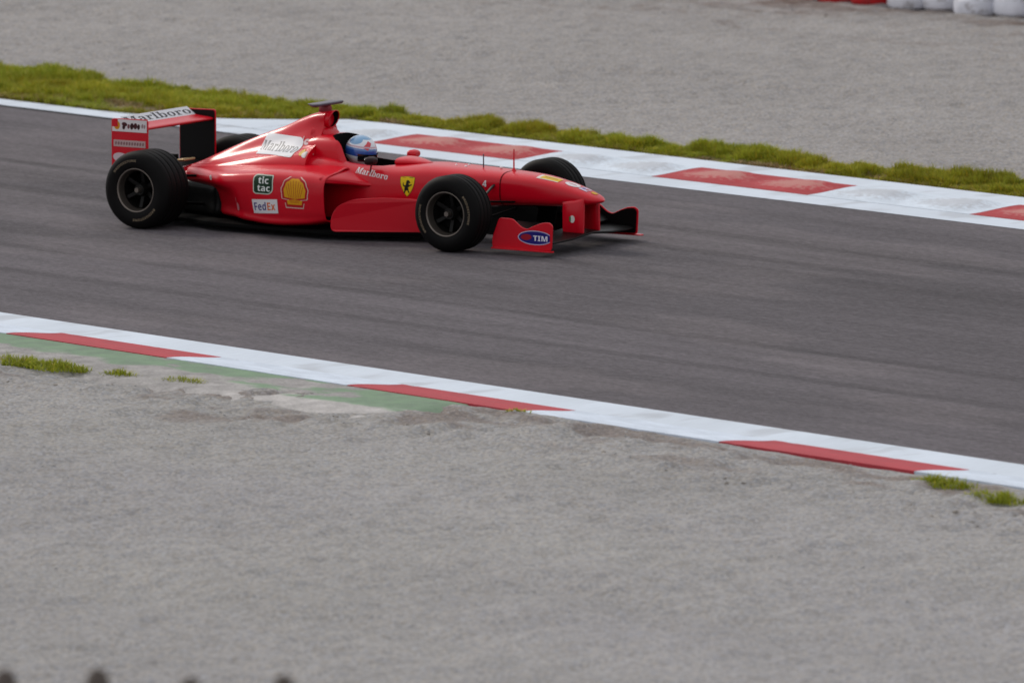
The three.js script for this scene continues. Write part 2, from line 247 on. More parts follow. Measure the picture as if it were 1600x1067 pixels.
function blockSolid(t0, t1, nt, n0, n1, nn, h) { // top sheet with skirts down into the bed
  const g = sheet(t0, t1, nt, n0, n1, nn, h, 1); const uv = g.attributes.uv, a = n0, b = n1; for (let i = 0; i < uv.count; i++) uv.setXY(i, (uv.getX(i) - t0) / (t1 - t0), (uv.getY(i) - a) / (b - a));
  const sk = []; const side = (pts) => { const pos = [], idx = [], u2 = []; pts.forEach(([t, n], i) => { pos.push(...TN(t, n, h(t, n)), ...TN(t, n, -0.02)); u2.push((t - t0) / (t1 - t0), (n - a) / (b - a), (t - t0) / (t1 - t0), (n - a) / (b - a)); if (i) idx.push(2 * i - 2, 2 * i - 1, 2 * i, 2 * i - 1, 2 * i + 1, 2 * i); }); sk.push(geoFrom(pos, idx, u2)); };
  const L = (k, m, f) => Array.from({ length: k + 1 }, (_, i) => f(i / k));
  side(L(nt, 0, (s) => [lerp(t0, t1, s), n0])); side(L(nt, 0, (s) => [lerp(t1, t0, s), n1])); side(L(nn, 0, (s) => [t0, lerp(n1, n0, s)])); side(L(nn, 0, (s) => [t1, lerp(n0, n1, s)]));
  return mergeGeometries([g, ...sk]);
}
{
  const k = group('kerb_near', scene); tag(k, 'red and white painted kerb on the near side of the track', 'kerb', null, 'structure');
  const prof = (t, n) => 0.006 + 0.046 * smooth(7.16, 7.74, n) - 0.004 * Math.exp(-(((t * 1.03) % 1) ** 2) * 900);
  const cuts = [-9.0, -7.0, -4.95, -3.1, -1.02, 0.85, 2.84, 4.70, 6.70, 8.53, 10.53, 12.40, 14.38, 16.25, 18.2, 20.1];
  for (let i = 0; i < cuts.length - 1; i++) mesh('kerb_block', blockSolid(cuts[i] + 0.004, cuts[i + 1] - 0.004, 36, 7.204, 7.74, 8, prof), i % 2 ? (i % 2 === 1 ? kerbWhite : kerbRed) : kerbRed, k);
}
{
  const k = group('kerb_far', scene); tag(k, 'red and white ridged kerb on the far side behind the racing car', 'kerb', null, 'structure');
  const cuts = [-7.25, -5.62, -3.65, -1.86, 0.10, 2.05, 4.0, 5.95, 7.9, 9.85];
  for (let i = 0; i < cuts.length - 1; i++) {
    const t0 = cuts[i] + 0.004, t1 = cuts[i + 1] - 0.004;
    const prof = (t, n) => { const s = ((t - cuts[i]) / (cuts[i + 1] - cuts[i]) * 2) % 1; const tooth = s < 0.68 ? s / 0.68 : 1 - (s - 0.68) / 0.32; const across = smooth(-3.36, -3.62, n) * (1 - smooth(-3.82, -3.98, n)); const ends = i === 0 ? smooth(-7.25, -6.5, t) : 1; return 0.006 + ends * (0.032 * smooth(-3.36, -3.95, n) + 0.034 * across * smooth(0, 1, tooth)); };
    mesh('kerb_block', blockSolid(t0, t1, 64, -3.98, -3.364, 18, prof), i % 2 ? kerbRedWorn : kerbWhiteWorn, k);
  }
  // flat white backing strip behind the ridges, its left end rounded off
  const back = sheet(-7.25, 9.9, 120, -4.56, -3.986, 6, (t, n) => 0.007 + 0.024 * smooth(-4.62, -4.42, n) * smooth(-7.25, -6.6, t), 0.12);
  mesh('backing_strip', back, whiteLine, k);
  const end = pchip([-9.4, -9.0, -8.15, -7.55, -7.254], [-3.368, -3.40, -3.72, -4.22, -4.56]);
  mesh('painted_end', sheet(-9.4, -7.254, 32, end, -3.364, 6, 0.0065, 0.12), whiteLine, k);
}

// ---------------------------------------------------------------- grass
function bladeTuft(s, count, hgt, spread) {
  seed(s); const pos = [], idx = [], col = [];
  for (let b = 0; b < count; b++) {
    const a = rnd() * 6.283, r = spread * Math.sqrt(rnd()), bx = r * Math.cos(a), bz = r * Math.sin(a), h = hgt * (0.5 + 0.6 * rnd()), w = 0.0028 + 0.0026 * rnd(), la = rnd() * 6.283, ln = h * (0.15 + 0.6 * rnd());
    const dx = Math.cos(la), dz = Math.sin(la), px = -dz * w, pz = dx * w, k = pos.length / 3;
    for (let i = 0; i < 3; i++) { const f = i / 3, o = ln * f * f; pos.push(bx + dx * o + px * (1 - f * 0.6), h * f * (1 - 0.15 * f), bz + dz * o + pz * (1 - f * 0.6), bx + dx * o - px * (1 - f * 0.6), h * f * (1 - 0.15 * f), bz + dz * o - pz * (1 - f * 0.6)); }
    pos.push(bx + dx * ln, h * 0.86, bz + dz * ln);
    idx.push(k, k + 1, k + 2, k + 1, k + 3, k + 2, k + 2, k + 3, k + 4, k + 3, k + 5, k + 4, k + 4, k + 5, k + 6);
    const dry = rnd() < 0.22 ? 1 : 0, v = 0.8 + 0.45 * rnd(); for (let i = 0; i < 7; i++) col.push((dry ? 1.45 : 1) * v, (dry ? 1.02 : 1) * v, (dry ? 1.2 : 1) * v);
  }
  const g = geoFrom(pos, idx); g.setAttribute('color', new THREE.Float32BufferAttribute(col, 3)); return g;
}
const grassMat = M([0.29, 0.33, 0.026], 0.85, { vertexColors: true, transmission: 0.3, thickness: 0, side: THREE.DoubleSide, specularIntensity: 0.3 });
const strawMat = M([0.27, 0.22, 0.09], 0.9, { vertexColors: true, transmission: 0.2, thickness: 0, side: THREE.DoubleSide });
const grassInner = pchip([-30, -10, -9, -8.1, -7.5, -7.2, 30], [-3.56, -3.50, -3.46, -3.80, -4.30, -4.60, -4.60]);
const grassOuter = pchip([-30, -14, -12.6, -12, -11.2, -9.5, -7, -5, 0, 30], [-5.15, -5.1, -5.35, -5.4, -5.12, -5.08, -5.14, -5.12, -5.2, -5.2]);
function lawn(name, label, tufts, count, mat, pick) {
  const im = sh(new THREE.InstancedMesh(tufts, mat, count)); im.name = name; const o = new THREE.Object3D(), c = new THREE.Color(); let i = 0;
  while (i < count) {
    const t = lerp(-21, 5, rnd()), u = rnd(), n = lerp(grassInner(t) - 0.03, grassOuter(t) + 0.16 * (fbm(t * 3, 5, 3) - 0.5) * 2, u); const d = pick(t, n, u); if (d <= 0) continue;
    const clump = fbm(t * 4.2, n * 5, 3); o.position.set(...TN(t, n, hFar(t, n) - 0.003)); o.rotation.set(0.15 * (rnd() - 0.5), rnd() * 6.283, 0.15 * (rnd() - 0.5)); const s = (0.52 + 0.62 * smooth(0.3, 0.75, clump)) * (0.75 + 0.5 * rnd()) * d; o.scale.set(0.9 + 0.3 * s, s, 0.9 + 0.3 * s); o.updateMatrix(); im.setMatrixAt(i, o.matrix);
    const k = 0.75 + 0.5 * fbm(t * 1.1 + 30, n * 2.5, 3) + 0.2 * (rnd() - 0.5); im.setColorAt(i, c.setRGB(k * (0.9 + 0.35 * fbm(t * 0.8, n * 2 + 70, 2)), k, k)); i++;
  }
  scene.add(im); return tag(im, label, 'grass', null, 'stuff');
}
seed(31); const lawnTuft = bladeTuft(5, 12, 0.125, 0.05);
seed(33); lawn('grass', 'strip of yellow green grass between far kerb and gravel', lawnTuft, 24000, grassMat, (t, n, u) => { const bare = fbm(t * 1.6 + 12, n * 3.5, 3); if (bare > (u < 0.35 ? 0.55 : 0.68)) return 0; return (u < 0.18 ? 0.6 : 1) * (u > 0.9 ? 0.7 : 1); });
seed(34); lawn('dry_grass', 'dry straw coloured blades among the far grass strip', lawnTuft, 3000, strawMat, (t, n, u) => (u < 0.35 || rnd() < 0.25 ? 0.55 : 0));
{ // tufts on the near side, one by one
  const spots = [[4.15, 8.70, 1.35, 'wide yellow green grass tuft in near gravel at left edge'], [4.60, 8.70, 1.3, 'bushy grass tuft right beside the wide left tuft'], [5.15, 8.56, 0.75, 'small grass tuft by the green painted concrete, right of the bushy tuft'], [5.72, 8.44, 0.85, 'low grass tuft at the broken corner of the green paint'], [8.55, 7.84, 0.5, 'tiny grass tuft at the end of the middle red kerb block'], [13.0, 8.08, 1.15, 'grass tuft on gravel beside the right red kerb block end'], [13.6, 8.15, 1.2, 'grass tuft on gravel nearest the right frame edge']];
  spots.forEach(([t, n, s, label], i) => {
    const g = group(numbered('grass_tuft'), scene); g.position.set(...TN(t, n, hNear(t, n) - 0.004));
    const parts = []; seed(60 + i); const k = Math.round(34 * s * s);
    for (let j = 0; j < k; j++) { const a = rnd() * 6.28, r = Math.sqrt(rnd()); const b = lawnTuft.clone(); const sc = (0.45 + 0.5 * rnd()) * (1.1 - 0.6 * r) * Math.min(1, s); b.scale(1, sc, 1); b.rotateY(rnd() * 6); const [dx, , dz] = TN(0.24 * s * r * Math.cos(a), 0.10 * s * r * Math.sin(a)); b.translate(dx, 0, dz); parts.push(b); }
    mesh('blades', mergeGeometries(parts), grassMat, g);
    tag(g, label, 'grass tuft', 'grass tufts along the near kerb');
  });
}

// ---------------------------------------------------------------- tyre wall
{
  const prof = [[0.15, -0.085], [0.175, -0.095], [0.22, -0.10], [0.25, -0.092], [0.268, -0.062], [0.272, 0], [0.268, 0.062], [0.25, 0.092], [0.22, 0.10], [0.175, 0.095], [0.15, 0.085], [0.155, 0.05], [0.24, 0.045], [0.24, -0.045], [0.155, -0.05], [0.15, -0.085]].map(([r, y]) => new THREE.Vector2(r, y));
  const tg = new THREE.LatheGeometry(prof, 36);
  const wall = (r, g, b, s) => M([1, 1, 1], 0.6, { map: dataTex(256, 128, (x, y) => { const k = 1 + 0.14 * (fbm(x * 0.05 + s, y * 0.05, 3) - 0.5), w = 0.32 * smooth(0.58, 0.78, fbm(x * 0.07 + s, y * 0.11, 4)); return [lerp(r * k, 90, w), lerp(g * k, 80, w), lerp(b * k, 74, w)]; }) });
  const redT = wall(196, 14, 22, 5), whiteT = wall(226, 227, 236, 8);
  const say = ['red tyre stack outermost on the left of the barrier', 'second red tyre stack from the barrier left end', 'red tyre stack two before the first white stack', 'red tyre stack touching the first white stack', 'white tyre stack touching the last red stack', 'second white tyre stack from the red stacks', 'third white tyre stack from the red stacks', 'white tyre stack at the top right corner', 'fifth white tyre stack from the red ones', 'white tyre stack outermost on the right of the barrier'];
  for (let i = 0; i < 10; i++) {
    const t = -13.72 + 0.535 * i, n = -16.40 + 0.03 * Math.sin(i * 2.3); const g = group(numbered('tyre_stack'), scene); const y0 = hFar(t, n + 0.2) - 0.012; g.position.set(...TN(t, n, y0));
    for (let k = 0; k < 5; k++) { const o = mesh('tyre', tg, i < 4 ? redT : whiteT, g); o.position.set(0.02 * Math.sin(i * 5 + k * 3), 0.10 + k * 0.2, 0.02 * Math.cos(i * 3 + k * 2)); o.rotation.y = i * 1.3 + k * 2.1; }
    tag(g, say[i], 'tyre stack', 'painted tyre stacks of the far barrier');
  }
}

// ---------------------------------------------------------------- spectator fence close to the stand
{
  const f = group('wooden_fence', scene); tag(f, 'dark wooden paling fence, only its blurred tops show at bottom left', 'fence');
  const wood = M([0.09, 0.072, 0.062], 0.9);
  f.position.set(-1.98, 0.0, 37.0); f.rotation.y = -0.11;
  const stake = new THREE.LatheGeometry([[0, -0.2], [0.06, -0.2], [0.06, 2.46], [0.055, 2.54], [0.035, 2.60], [0, 2.62]].map(([r, y]) => new THREE.Vector2(r, y)), 16);
  for (let i = -6; i < 4; i++) { const p = mesh('post', stake, wood, f); p.position.set(i * 0.366, [0.0, 0.012, -0.018, 0.0][(i + 8) % 4], 0); }
  for (const y of [0.5, 1.3, 2.1]) mesh('rail', new RoundedBoxGeometry(0.366 * 9.4, 0.09, 0.03, 2, 0.008).translate(-0.366 * 1.5, y, 0.063), wood, f);
}

// ---------------------------------------------------------------- racing car (x forward, y up, z to the car's right)
const car = group('racing_car', scene);
tag(car, 'red open wheel racing car with white lettering cornering on the asphalt', 'racing car');
const red = M([0.60, 0.001, 0.014], 0.5, { clearcoat: 0.8, clearcoatRoughness: 0.24, specularIntensity: 0.05 });
const black = M([0.003, 0.003, 0.003], 0.4, { specularIntensity: 0.35 });
const matt = M([0.004, 0.004, 0.004], 0.85, { specularIntensity: 0.15 });
const carbonGrey = M([0.10, 0.09, 0.115], 0.45);
const goldMetal = M([0.40, 0.27, 0.13], 0.42, { metalness: 0.8 });
const rimMat = M([0.008, 0.0075, 0.007], 0.5, { specularIntensity: 0.4 });
const lipMat = M([0.20, 0.172, 0.15], 0.42, { metalness: 0.85 });
const rubber = M([0.005, 0.0045, 0.0045], 0.6, { specularIntensity: 0.22 });
const cutDark = matt;

const superRing = (x, yT, yB, w, e, n = 44) => Array.from({ length: n }, (_, i) => { const a = Math.PI / 2 - i / n * 2 * Math.PI, c = Math.cos(a), s = Math.sin(a); return [x, (yT + yB) / 2 + (yT - yB) / 2 * Math.sign(s) * Math.abs(s) ** (2 / e), w * Math.sign(c) * Math.abs(c) ** (2 / e)]; });
function superLoft(rows, nx) { // rows: [x, yTop, yBottom, halfWidth, squareness], x rising
  const xs = rows.map((r) => r[0]), f = [1, 2, 3, 4].map((k) => pchip(xs, rows.map((r) => r[k])));
  return Array.from({ length: nx + 1 }, (_, i) => { const x = lerp(xs[0], xs[xs.length - 1], i / nx); return superRing(x, f[0](x), f[1](x), f[2](x), f[3](x)); });
}
function carve(geo, mats, cutters, name, parent) {
  geo.clearGroups(); geo.deleteAttribute('uv'); let b = new Brush(geo, mats[0]); b.updateMatrixWorld(true);
  const ev = new Evaluator(); ev.attributes = ['position', 'normal']; ev.useGroups = true;
  for (const c of cutters) { const g = c.clone(); g.deleteAttribute('uv'); g.clearGroups(); const k = new Brush(g, mats[1]); k.updateMatrixWorld(true); b = ev.evaluate(b, k, SUBTRACTION); b.updateMatrixWorld(true); }
  return mesh(name, b.geometry, b.material, parent);
}
// survival cell and nose
const cellRings = superLoft([[1.30, 0.645, 0.07, 0.35, 4.8], [1.55, 0.635, 0.07, 0.348, 4.8], [1.72, 0.605, 0.07, 0.340, 4.4], [1.95, 0.594, 0.07, 0.332, 4.2], [2.15, 0.600, 0.09, 0.315, 4.0], [2.45, 0.616, 0.17, 0.285, 3.8], [2.80, 0.608, 0.262, 0.240, 3.6], [3.17, 0.594, 0.312, 0.200, 3.4], [3.42, 0.578, 0.326, 0.178, 3.2], [3.66, 0.537, 0.334, 0.155, 3.0], [3.86, 0.480, 0.350, 0.128, 2.7], [3.97, 0.438, 0.368, 0.095, 2.4], [4.02, 0.412, 0.385, 0.045, 2.2], [4.032, 0.402, 0.392, 0.012, 2.0]], 110);
const cockpitHole = (() => {
  const s = [[1.475, 0.05], [1.49, 0.14], [1.55, 0.19], [1.70, 0.215], [1.90, 0.215], [2.02, 0.20], [2.10, 0.15], [2.125, 0.07]]; const loop = [...s, ...s.slice().reverse().map(([x, z]) => [x, -z])];
  const ring = (y, k) => loop.map(([x, z]) => [1.8 + (x - 1.8) * k, y, z * k]); return skin([ring(0.16, 0.9), ring(0.3, 0.96), ring(0.6, 1.0), ring(0.66, 1.02), ring(1.2, 1.05)]);
})();
const cell = carve(skin(cellRings), [red, cutDark], [cockpitHole], 'monocoque', car);
{ // joint between the nose cone and the cell
  const f = [[3.155, 0.594, 0.311, 0.2015, 3.4], [3.163, 0.594, 0.311, 0.2012, 3.4]].map((r) => superRing(r[0], r[1] + 0.0025, r[2] - 0.0025, r[3] + 0.0025, r[4], 60)); mesh('nose_joint', skin(f, false, false), matt, cell);
}
// headrest and roll structure in front of the engine cover
const headrest = carve(skin(superLoft([[1.24, 0.785, 0.45, 0.20, 3.0], [1.36, 0.805, 0.45, 0.225, 3.2], [1.50, 0.808, 0.45, 0.24, 3.4], [1.57, 0.80, 0.45, 0.244, 3.4], [1.605, 0.77, 0.45, 0.246, 3.2], [1.64, 0.69, 0.45, 0.25, 3.0], [1.675, 0.60, 0.45, 0.254, 3.0]], 34)), [red, cutDark], [cockpitHole], 'headrest', car);

// engine cover with the roll hoop air scoop
const coverRings = loft([
  [-0.22, half([[0, 0.415], [0.045, 0.41], [0.07, 0.395], [0.085, 0.37], [0.09, 0.34], [0.09, 0.30], [0, 0.27]])],
  [0.00, half([[0, 0.472], [0.05, 0.462], [0.09, 0.44], [0.13, 0.415], [0.15, 0.38], [0.15, 0.33], [0, 0.29]])],
  [0.22, half([[0, 0.562], [0.045, 0.545], [0.10, 0.505], [0.16, 0.478], [0.215, 0.452], [0.225, 0.38], [0, 0.31]])],
  [0.64, half([[0, 0.737], [0.042, 0.712], [0.11, 0.63], [0.19, 0.582], [0.285, 0.552], [0.31, 0.46], [0, 0.31]])],
  [0.92, half([[0, 0.838], [0.048, 0.808], [0.12, 0.71], [0.21, 0.638], [0.318, 0.602], [0.345, 0.49], [0, 0.31]])],
  [1.12, half([[0, 0.925], [0.060, 0.895], [0.12, 0.78], [0.215, 0.676], [0.328, 0.628], [0.352, 0.50], [0, 0.31]])],
  [1.27, half([[0, 0.975], [0.075, 0.945], [0.105, 0.85], [0.205, 0.705], [0.333, 0.642], [0.356, 0.50], [0, 0.31]])],
  [1.36, half([[0, 0.990], [0.086, 0.955], [0.092, 0.87], [0.18, 0.745], [0.335, 0.648], [0.356, 0.50], [0, 0.31]])],
], 60, 6);
const coverGeo = skin(coverRings);
const cover = mesh('engine_cover', coverGeo, red, car);
{ // scoop lip: a forward lying oval mouth with a dark duct
  const oval = (x, ry, rz, yc, lean) => Array.from({ length: 32 }, (_, i) => { const a = i / 32 * 2 * Math.PI; return [x + lean * Math.sin(a), yc + ry * Math.sin(a), rz * Math.cos(a)]; });
  mesh('air_scoop', skin([oval(1.25, 0.075, 0.082, 0.905, 0.02), oval(1.34, 0.074, 0.082, 0.915, 0.02), oval(1.398, 0.076, 0.082, 0.922, 0.022), oval(1.405, 0.072, 0.073, 0.923, 0.022), oval(1.398, 0.067, 0.071, 0.923, 0.022), oval(1.30, 0.055, 0.058, 0.915, 0.02)], true, true), red, cover);
  mesh('scoop_duct', skin([oval(1.398, 0.0650, 0.0690, 0.923, 0.022), oval(1.316, 0.052, 0.055, 0.916, 0.02)], false, true), matt, cover);
  // neck below the mouth
  mesh('roll_hoop', skin(superLoft([[1.26, 0.87, 0.70, 0.14, 2.6], [1.36, 0.86, 0.72, 0.105, 2.6], [1.40, 0.83, 0.74, 0.09, 2.6], [1.43, 0.79, 0.755, 0.07, 2.4]], 10)), red, cover);
}

// sidepods
const podStations = [
  [0.06, [[0.10, 0.470], [0.15, 0.466], [0.185, 0.455], [0.205, 0.425], [0.20, 0.37], [0.16, 0.31], [0.14, 0.22], [0.13, 0.12], [0.08, 0.10], [0.05, 0.30]]],
  [0.30, [[0.14, 0.490], [0.24, 0.483], [0.32, 0.468], [0.355, 0.430], [0.345, 0.372], [0.25, 0.315], [0.21, 0.21], [0.20, 0.11], [0.10, 0.09], [0.08, 0.30]]],
  [0.55, [[0.18, 0.508], [0.36, 0.500], [0.50, 0.482], [0.545, 0.440], [0.53, 0.385], [0.43, 0.325], [0.37, 0.20], [0.36, 0.11], [0.16, 0.09], [0.14, 0.30]]],
  [0.72, [[0.20, 0.522], [0.43, 0.512], [0.60, 0.490], [0.648, 0.445], [0.640, 0.390], [0.555, 0.315], [0.495, 0.20], [0.475, 0.115], [0.20, 0.09], [0.18, 0.30]]],
  [0.92, [[0.22, 0.540], [0.46, 0.530], [0.63, 0.508], [0.682, 0.462], [0.688, 0.40], [0.672, 0.31], [0.63, 0.19], [0.59, 0.105], [0.22, 0.085], [0.20, 0.30]]],
  [1.25, [[0.24, 0.556], [0.47, 0.550], [0.635, 0.535], [0.690, 0.488], [0.700, 0.41], [0.700, 0.30], [0.685, 0.17], [0.64, 0.092], [0.24, 0.08], [0.22, 0.30]]],
  [1.55, [[0.26, 0.560], [0.47, 0.552], [0.63, 0.532], [0.688, 0.485], [0.700, 0.41], [0.698, 0.30], [0.682, 0.18], [0.63, 0.11], [0.26, 0.10], [0.24, 0.30]]],
  [1.735, [[0.28, 0.556], [0.47, 0.545], [0.62, 0.520], [0.680, 0.475], [0.694, 0.40], [0.690, 0.31], [0.672, 0.20], [0.61, 0.14], [0.30, 0.13], [0.28, 0.32]]],
];
const podParts = {};
for (const s of [1, -1]) {
  const rings = loft(podStations, 64, 6, s);
  const last = rings[rings.length - 1]; const c = [1.735, 0.335, s * 0.50];
  const scaled = (k, dx) => last.map(([x, y, z]) => [x + dx, lerp(c[1], y, k), lerp(c[2], z, k)]);
  rings.push(scaled(0.985, 0.012), scaled(0.955, 0.016), scaled(0.93, 0.008), scaled(0.915, -0.03), scaled(0.90, -0.30));
  const pod = mesh('sidepod', skin(rings, true, true), red, car); podParts[s] = pod;
  mesh('radiator_duct', skin([scaled(0.912, -0.02), scaled(0.89, -0.285)], false, true), matt, pod);
  // lip running forward from the pod roof along the cell
  const lip = (x, z1, y, th, up = 1) => { const z0 = 0.26; return [[z0, y + 0.040 * up], [lerp(z0, z1, 0.55), y + 0.028 * up], [z1 - 0.015, y + 0.002], [z1, y - th * 0.5], [z1 - 0.02, y - th], [lerp(z0, z1, 0.5), y - th - 0.004], [z0, y - th - 0.006]]; };
  const lipRings = loft([[1.70, lip(1.70, 0.672, 0.515, 0.05)], [1.775, lip(1.775, 0.60, 0.502, 0.045, 0.8)], [1.86, lip(1.86, 0.47, 0.480, 0.040, 0.5)], [1.95, lip(1.95, 0.36, 0.455, 0.034, 0.3)], [2.02, lip(2.02, 0.30, 0.44, 0.02, 0.1)]], 24, 4, s);
  mesh('pod_lip', skin(lipRings), red, pod);
  // bargeboard beside the cell
  const bb = roundPoly([[1.80, 0.075], [2.615, 0.100], [2.635, 0.345], [2.50, 0.365], [2.22, 0.365], [2.00, 0.345], [1.87, 0.29], [1.805, 0.20]], 0.05);
  const bg = plate(bb, 0.014, 0.003); const p = bg.attributes.position; for (let i = 0; i < p.count; i++) { const x = p.getX(i); p.setZ(i, p.getZ(i) + 0.655 - 0.10 * smooth(1.8, 2.3, x) - 0.09 * smooth(2.2, 2.65, x)); } bg.scale(1, 1, s); bg.computeVertexNormals();
  mesh('bargeboard', bg, red, car);
  mesh('bargeboard_stay', strut([2.45, 0.20, s * 0.5], [2.42, 0.22, s * 0.24], 0.03, 0.012), black, car);
}
// floor and diffuser
for (const s of [1, -1]) { const q = (x, z) => [x, [[0.06, 0.35], [z * 0.7, 0.352], [z + 0.022, 0.34], [z + 0.022, 0.20], [z + 0.02, 0.085], [0.06, 0.08]]]; mesh('recess_shade_panel', skin(loft([q(0.02, 0.17), q(0.2, 0.225), q(0.36, 0.285), q(0.46, 0.325), q(0.52, 0.26)], 24, 3, s)), black, car); }  // black panels added under the pod tails, standing in for shade in the recess
{
  const fl = roundPoly([[-0.30, -0.50], [0.35, -0.50], [0.55, -0.62], [1.72, -0.66], [2.0, -0.60], [2.62, -0.30], [2.62, 0.30], [2.0, 0.60], [1.72, 0.66], [0.55, 0.62], [0.35, 0.50], [-0.30, 0.50]], 0.05);
  const g = plate(fl, 0.03, 0.004); g.rotateX(Math.PI / 2); g.translate(0, 0.058, 0); mesh('floor', g, matt, car);
  const gb = skin(superLoft([[-0.62, 0.36, 0.24, 0.07, 3], [-0.45, 0.38, 0.20, 0.09, 3], [-0.1, 0.42, 0.14, 0.13, 3.4], [0.3, 0.44, 0.10, 0.16, 3.6]], 16)); mesh('gearbox', gb, black, car);
  for (const z of [-0.42, -0.2, 0.2, 0.42]) mesh('diffuser_fence', plate([[-0.45, 0.12], [-0.02, 0.06], [-0.02, 0.20], [-0.45, 0.28]], 0.006, 0).translate(0, 0, z), matt, car);
  mesh('diffuser', (() => { const d = new THREE.BoxGeometry(0.46, 0.012, 1.0); d.rotateZ(-0.38); d.translate(-0.245, 0.215, 0); return d; })(), matt, car);
}

// wheels
function wheelGeos(R, w) {
  const h = w / 2, P = [];
  P.push([0.178, h - 0.028], [0.186, h - 0.014], [0.200, h - 0.006], [R * 0.72, h], [R * 0.82, h - 0.002], [R - 0.035, h - 0.012], [R - 0.015, h - 0.026], [R - 0.004, h - 0.045]);
  const gr = [-1.5, -0.5, 0.5, 1.5].map((k) => -k * w * 0.185);
  for (const c of gr) P.push([R, c + 0.0085], [R - 0.007, c + 0.006], [R - 0.007, c - 0.006], [R, c - 0.0085]);
  const side = P.slice(0, 8).map(([r, a]) => [r, -a]).reverse(); P.push(...side, [0.17, -h + 0.05], [0.17, h - 0.05], [0.178, h - 0.028]);
  const pts = []; for (let i = 0; i < P.length - 1; i++) { pts.push(new THREE.Vector2(...P[i])); } pts.push(new THREE.Vector2(...P[P.length - 1]));
  const tyre = new THREE.LatheGeometry(pts, 72); tyre.rotateX(Math.PI / 2);
  const lipP = [[0.160, h - 0.085], [0.167, h - 0.045], [0.171, h - 0.020], [0.176, h - 0.013], [0.183, h - 0.011], [0.186, h - 0.016], [0.180, h - 0.030]].map((v) => new THREE.Vector2(...v)); const lip = new THREE.LatheGeometry(lipP, 64); lip.rotateX(Math.PI / 2);
  const barrel = new THREE.LatheGeometry([[0.163, h - 0.084], [0.160, h - 0.10], [0.158, -h + 0.05], [0.06, -h + 0.05]].map((v) => new THREE.Vector2(...v)), 56); barrel.rotateX(Math.PI / 2);
  const spokes = []; for (let i = 0; i < 6; i++) { const s = new RoundedBoxGeometry(0.036, 0.135, 0.022, 2, 0.008); s.rotateX(0.30); s.translate(0, 0.095, h - 0.125); s.rotateZ(i * Math.PI / 3); spokes.push(s.index ? s.toNonIndexed() : s); }
  const hubG = new THREE.CylinderGeometry(0.045, 0.06, 0.07, 24); hubG.rotateX(Math.PI / 2); hubG.translate(0, 0, h - 0.105); spokes.push(hubG.toNonIndexed());
  const nut = new THREE.CylinderGeometry(0.022, 0.028, 0.05, 6); nut.rotateX(Math.PI / 2); nut.translate(0, 0, h - 0.055);
  const let_ = new THREE.LatheGeometry([[R * 0.715, h + 0.0016], [R * 0.765, h + 0.0012], [R * 0.81, h - 0.0002]].map((v) => new THREE.Vector2(...v)), 96); let_.rotateX(Math.PI / 2);
  return { tyre, lip, barrel, spokes: mergeGeometries(spokes), nut, let_ };
}
const letterTex = (() => { const c = canvas(2048, 64), x = c.getContext('2d'); x.fillStyle = '#d8c9b4'; x.font = 'bold 58px sans-serif'; x.textAlign = 'center'; x.textBaseline = 'middle'; for (const u of [0.22, 0.72]) { x.save(); x.translate(u * 2048, 33); x.scale(-0.86, 1); x.fillText('BRIDGESTONE', 0, 0); x.restore(); } return texOf(c); })();
const letterMat = M([0.28, 0.25, 0.21], 0.8, { map: letterTex, transparent: true, side: THREE.DoubleSide });
const FRONT = wheelGeos(0.312, 0.285), REAR = wheelGeos(0.325, 0.375);
for (const [x, R, zo, w, G, steer] of [[3.05, 0.312, 0.881, 0.285, FRONT, 0], [0, 0.325, 0.893, 0.375, REAR, 0]]) for (const s of [1, -1]) {
  const wh = group('wheel', car); wh.position.set(x, R, s * (zo - w / 2)); if (s < 0) wh.rotation.y = Math.PI;
  const spin = x * 0.7 + s;
  mesh('tyre', G.tyre, rubber, wh); mesh('rim_lip', G.lip, lipMat, wh); mesh('rim', G.barrel, rimMat, wh); mesh('spokes', G.spokes, rimMat, wh).rotation.z = spin; mesh('wheel_nut', G.nut, lipMat, wh);
  mesh('lettering', G.let_, letterMat, wh).rotation.z = x > 1 ? 0.4 : 2.2;
  const disc = new THREE.CylinderGeometry(0.135, 0.135, 0.03, 32).rotateX(Math.PI / 2).translate(0, 0, -0.02); mesh('brake_disc', disc, matt, wh);
}
// suspension
{
  const hub = (x, s, y) => [x, y, s * (x > 1 ? 0.66 : 0.60)];
  for (const s of [1, -1]) {
    for (const [a, b] of [[[3.28, 0.36, 0.17], [3.05, 0.40, 0.66]], [[2.78, 0.38, 0.22], [3.05, 0.40, 0.66]], [[3.28, 0.31, 0.16], [3.05, 0.19, 0.66]], [[2.72, 0.28, 0.20], [3.05, 0.19, 0.66]], [[3.10, 0.50, 0.19], [3.05, 0.22, 0.62]]]) mesh('wishbone', strut([a[0], a[1], s * a[2]], [b[0], b[1], s * b[2]], 0.034, 0.014), black, car);
    mesh('upright', new RoundedBoxGeometry(0.10, 0.30, 0.06, 2, 0.015).translate(3.05, 0.30, s * 0.66), matt, car);
    for (const [a, b] of [[[0.35, 0.40, 0.14], [0, 0.42, 0.58]], [[-0.2, 0.38, 0.10], [0, 0.42, 0.58]], [[0.40, 0.16, 0.14], [0, 0.20, 0.58]], [[-0.25, 0.20, 0.08], [0, 0.20, 0.58]], [[0.02, 0.30, 0.10], [0, 0.30, 0.56]]]) mesh('wishbone', strut([a[0], a[1], s * a[2]], [b[0], b[1], s * b[2]], 0.036, 0.016), black, car);
    mesh('upright', new RoundedBoxGeometry(0.12, 0.32, 0.08, 2, 0.015).translate(0, 0.31, s * 0.57), matt, car);
    mesh('brake_duct', new RoundedBoxGeometry(0.12, 0.16, 0.10, 2, 0.03).translate(3.22, 0.26, s * 0.60), matt, car);
  }
}

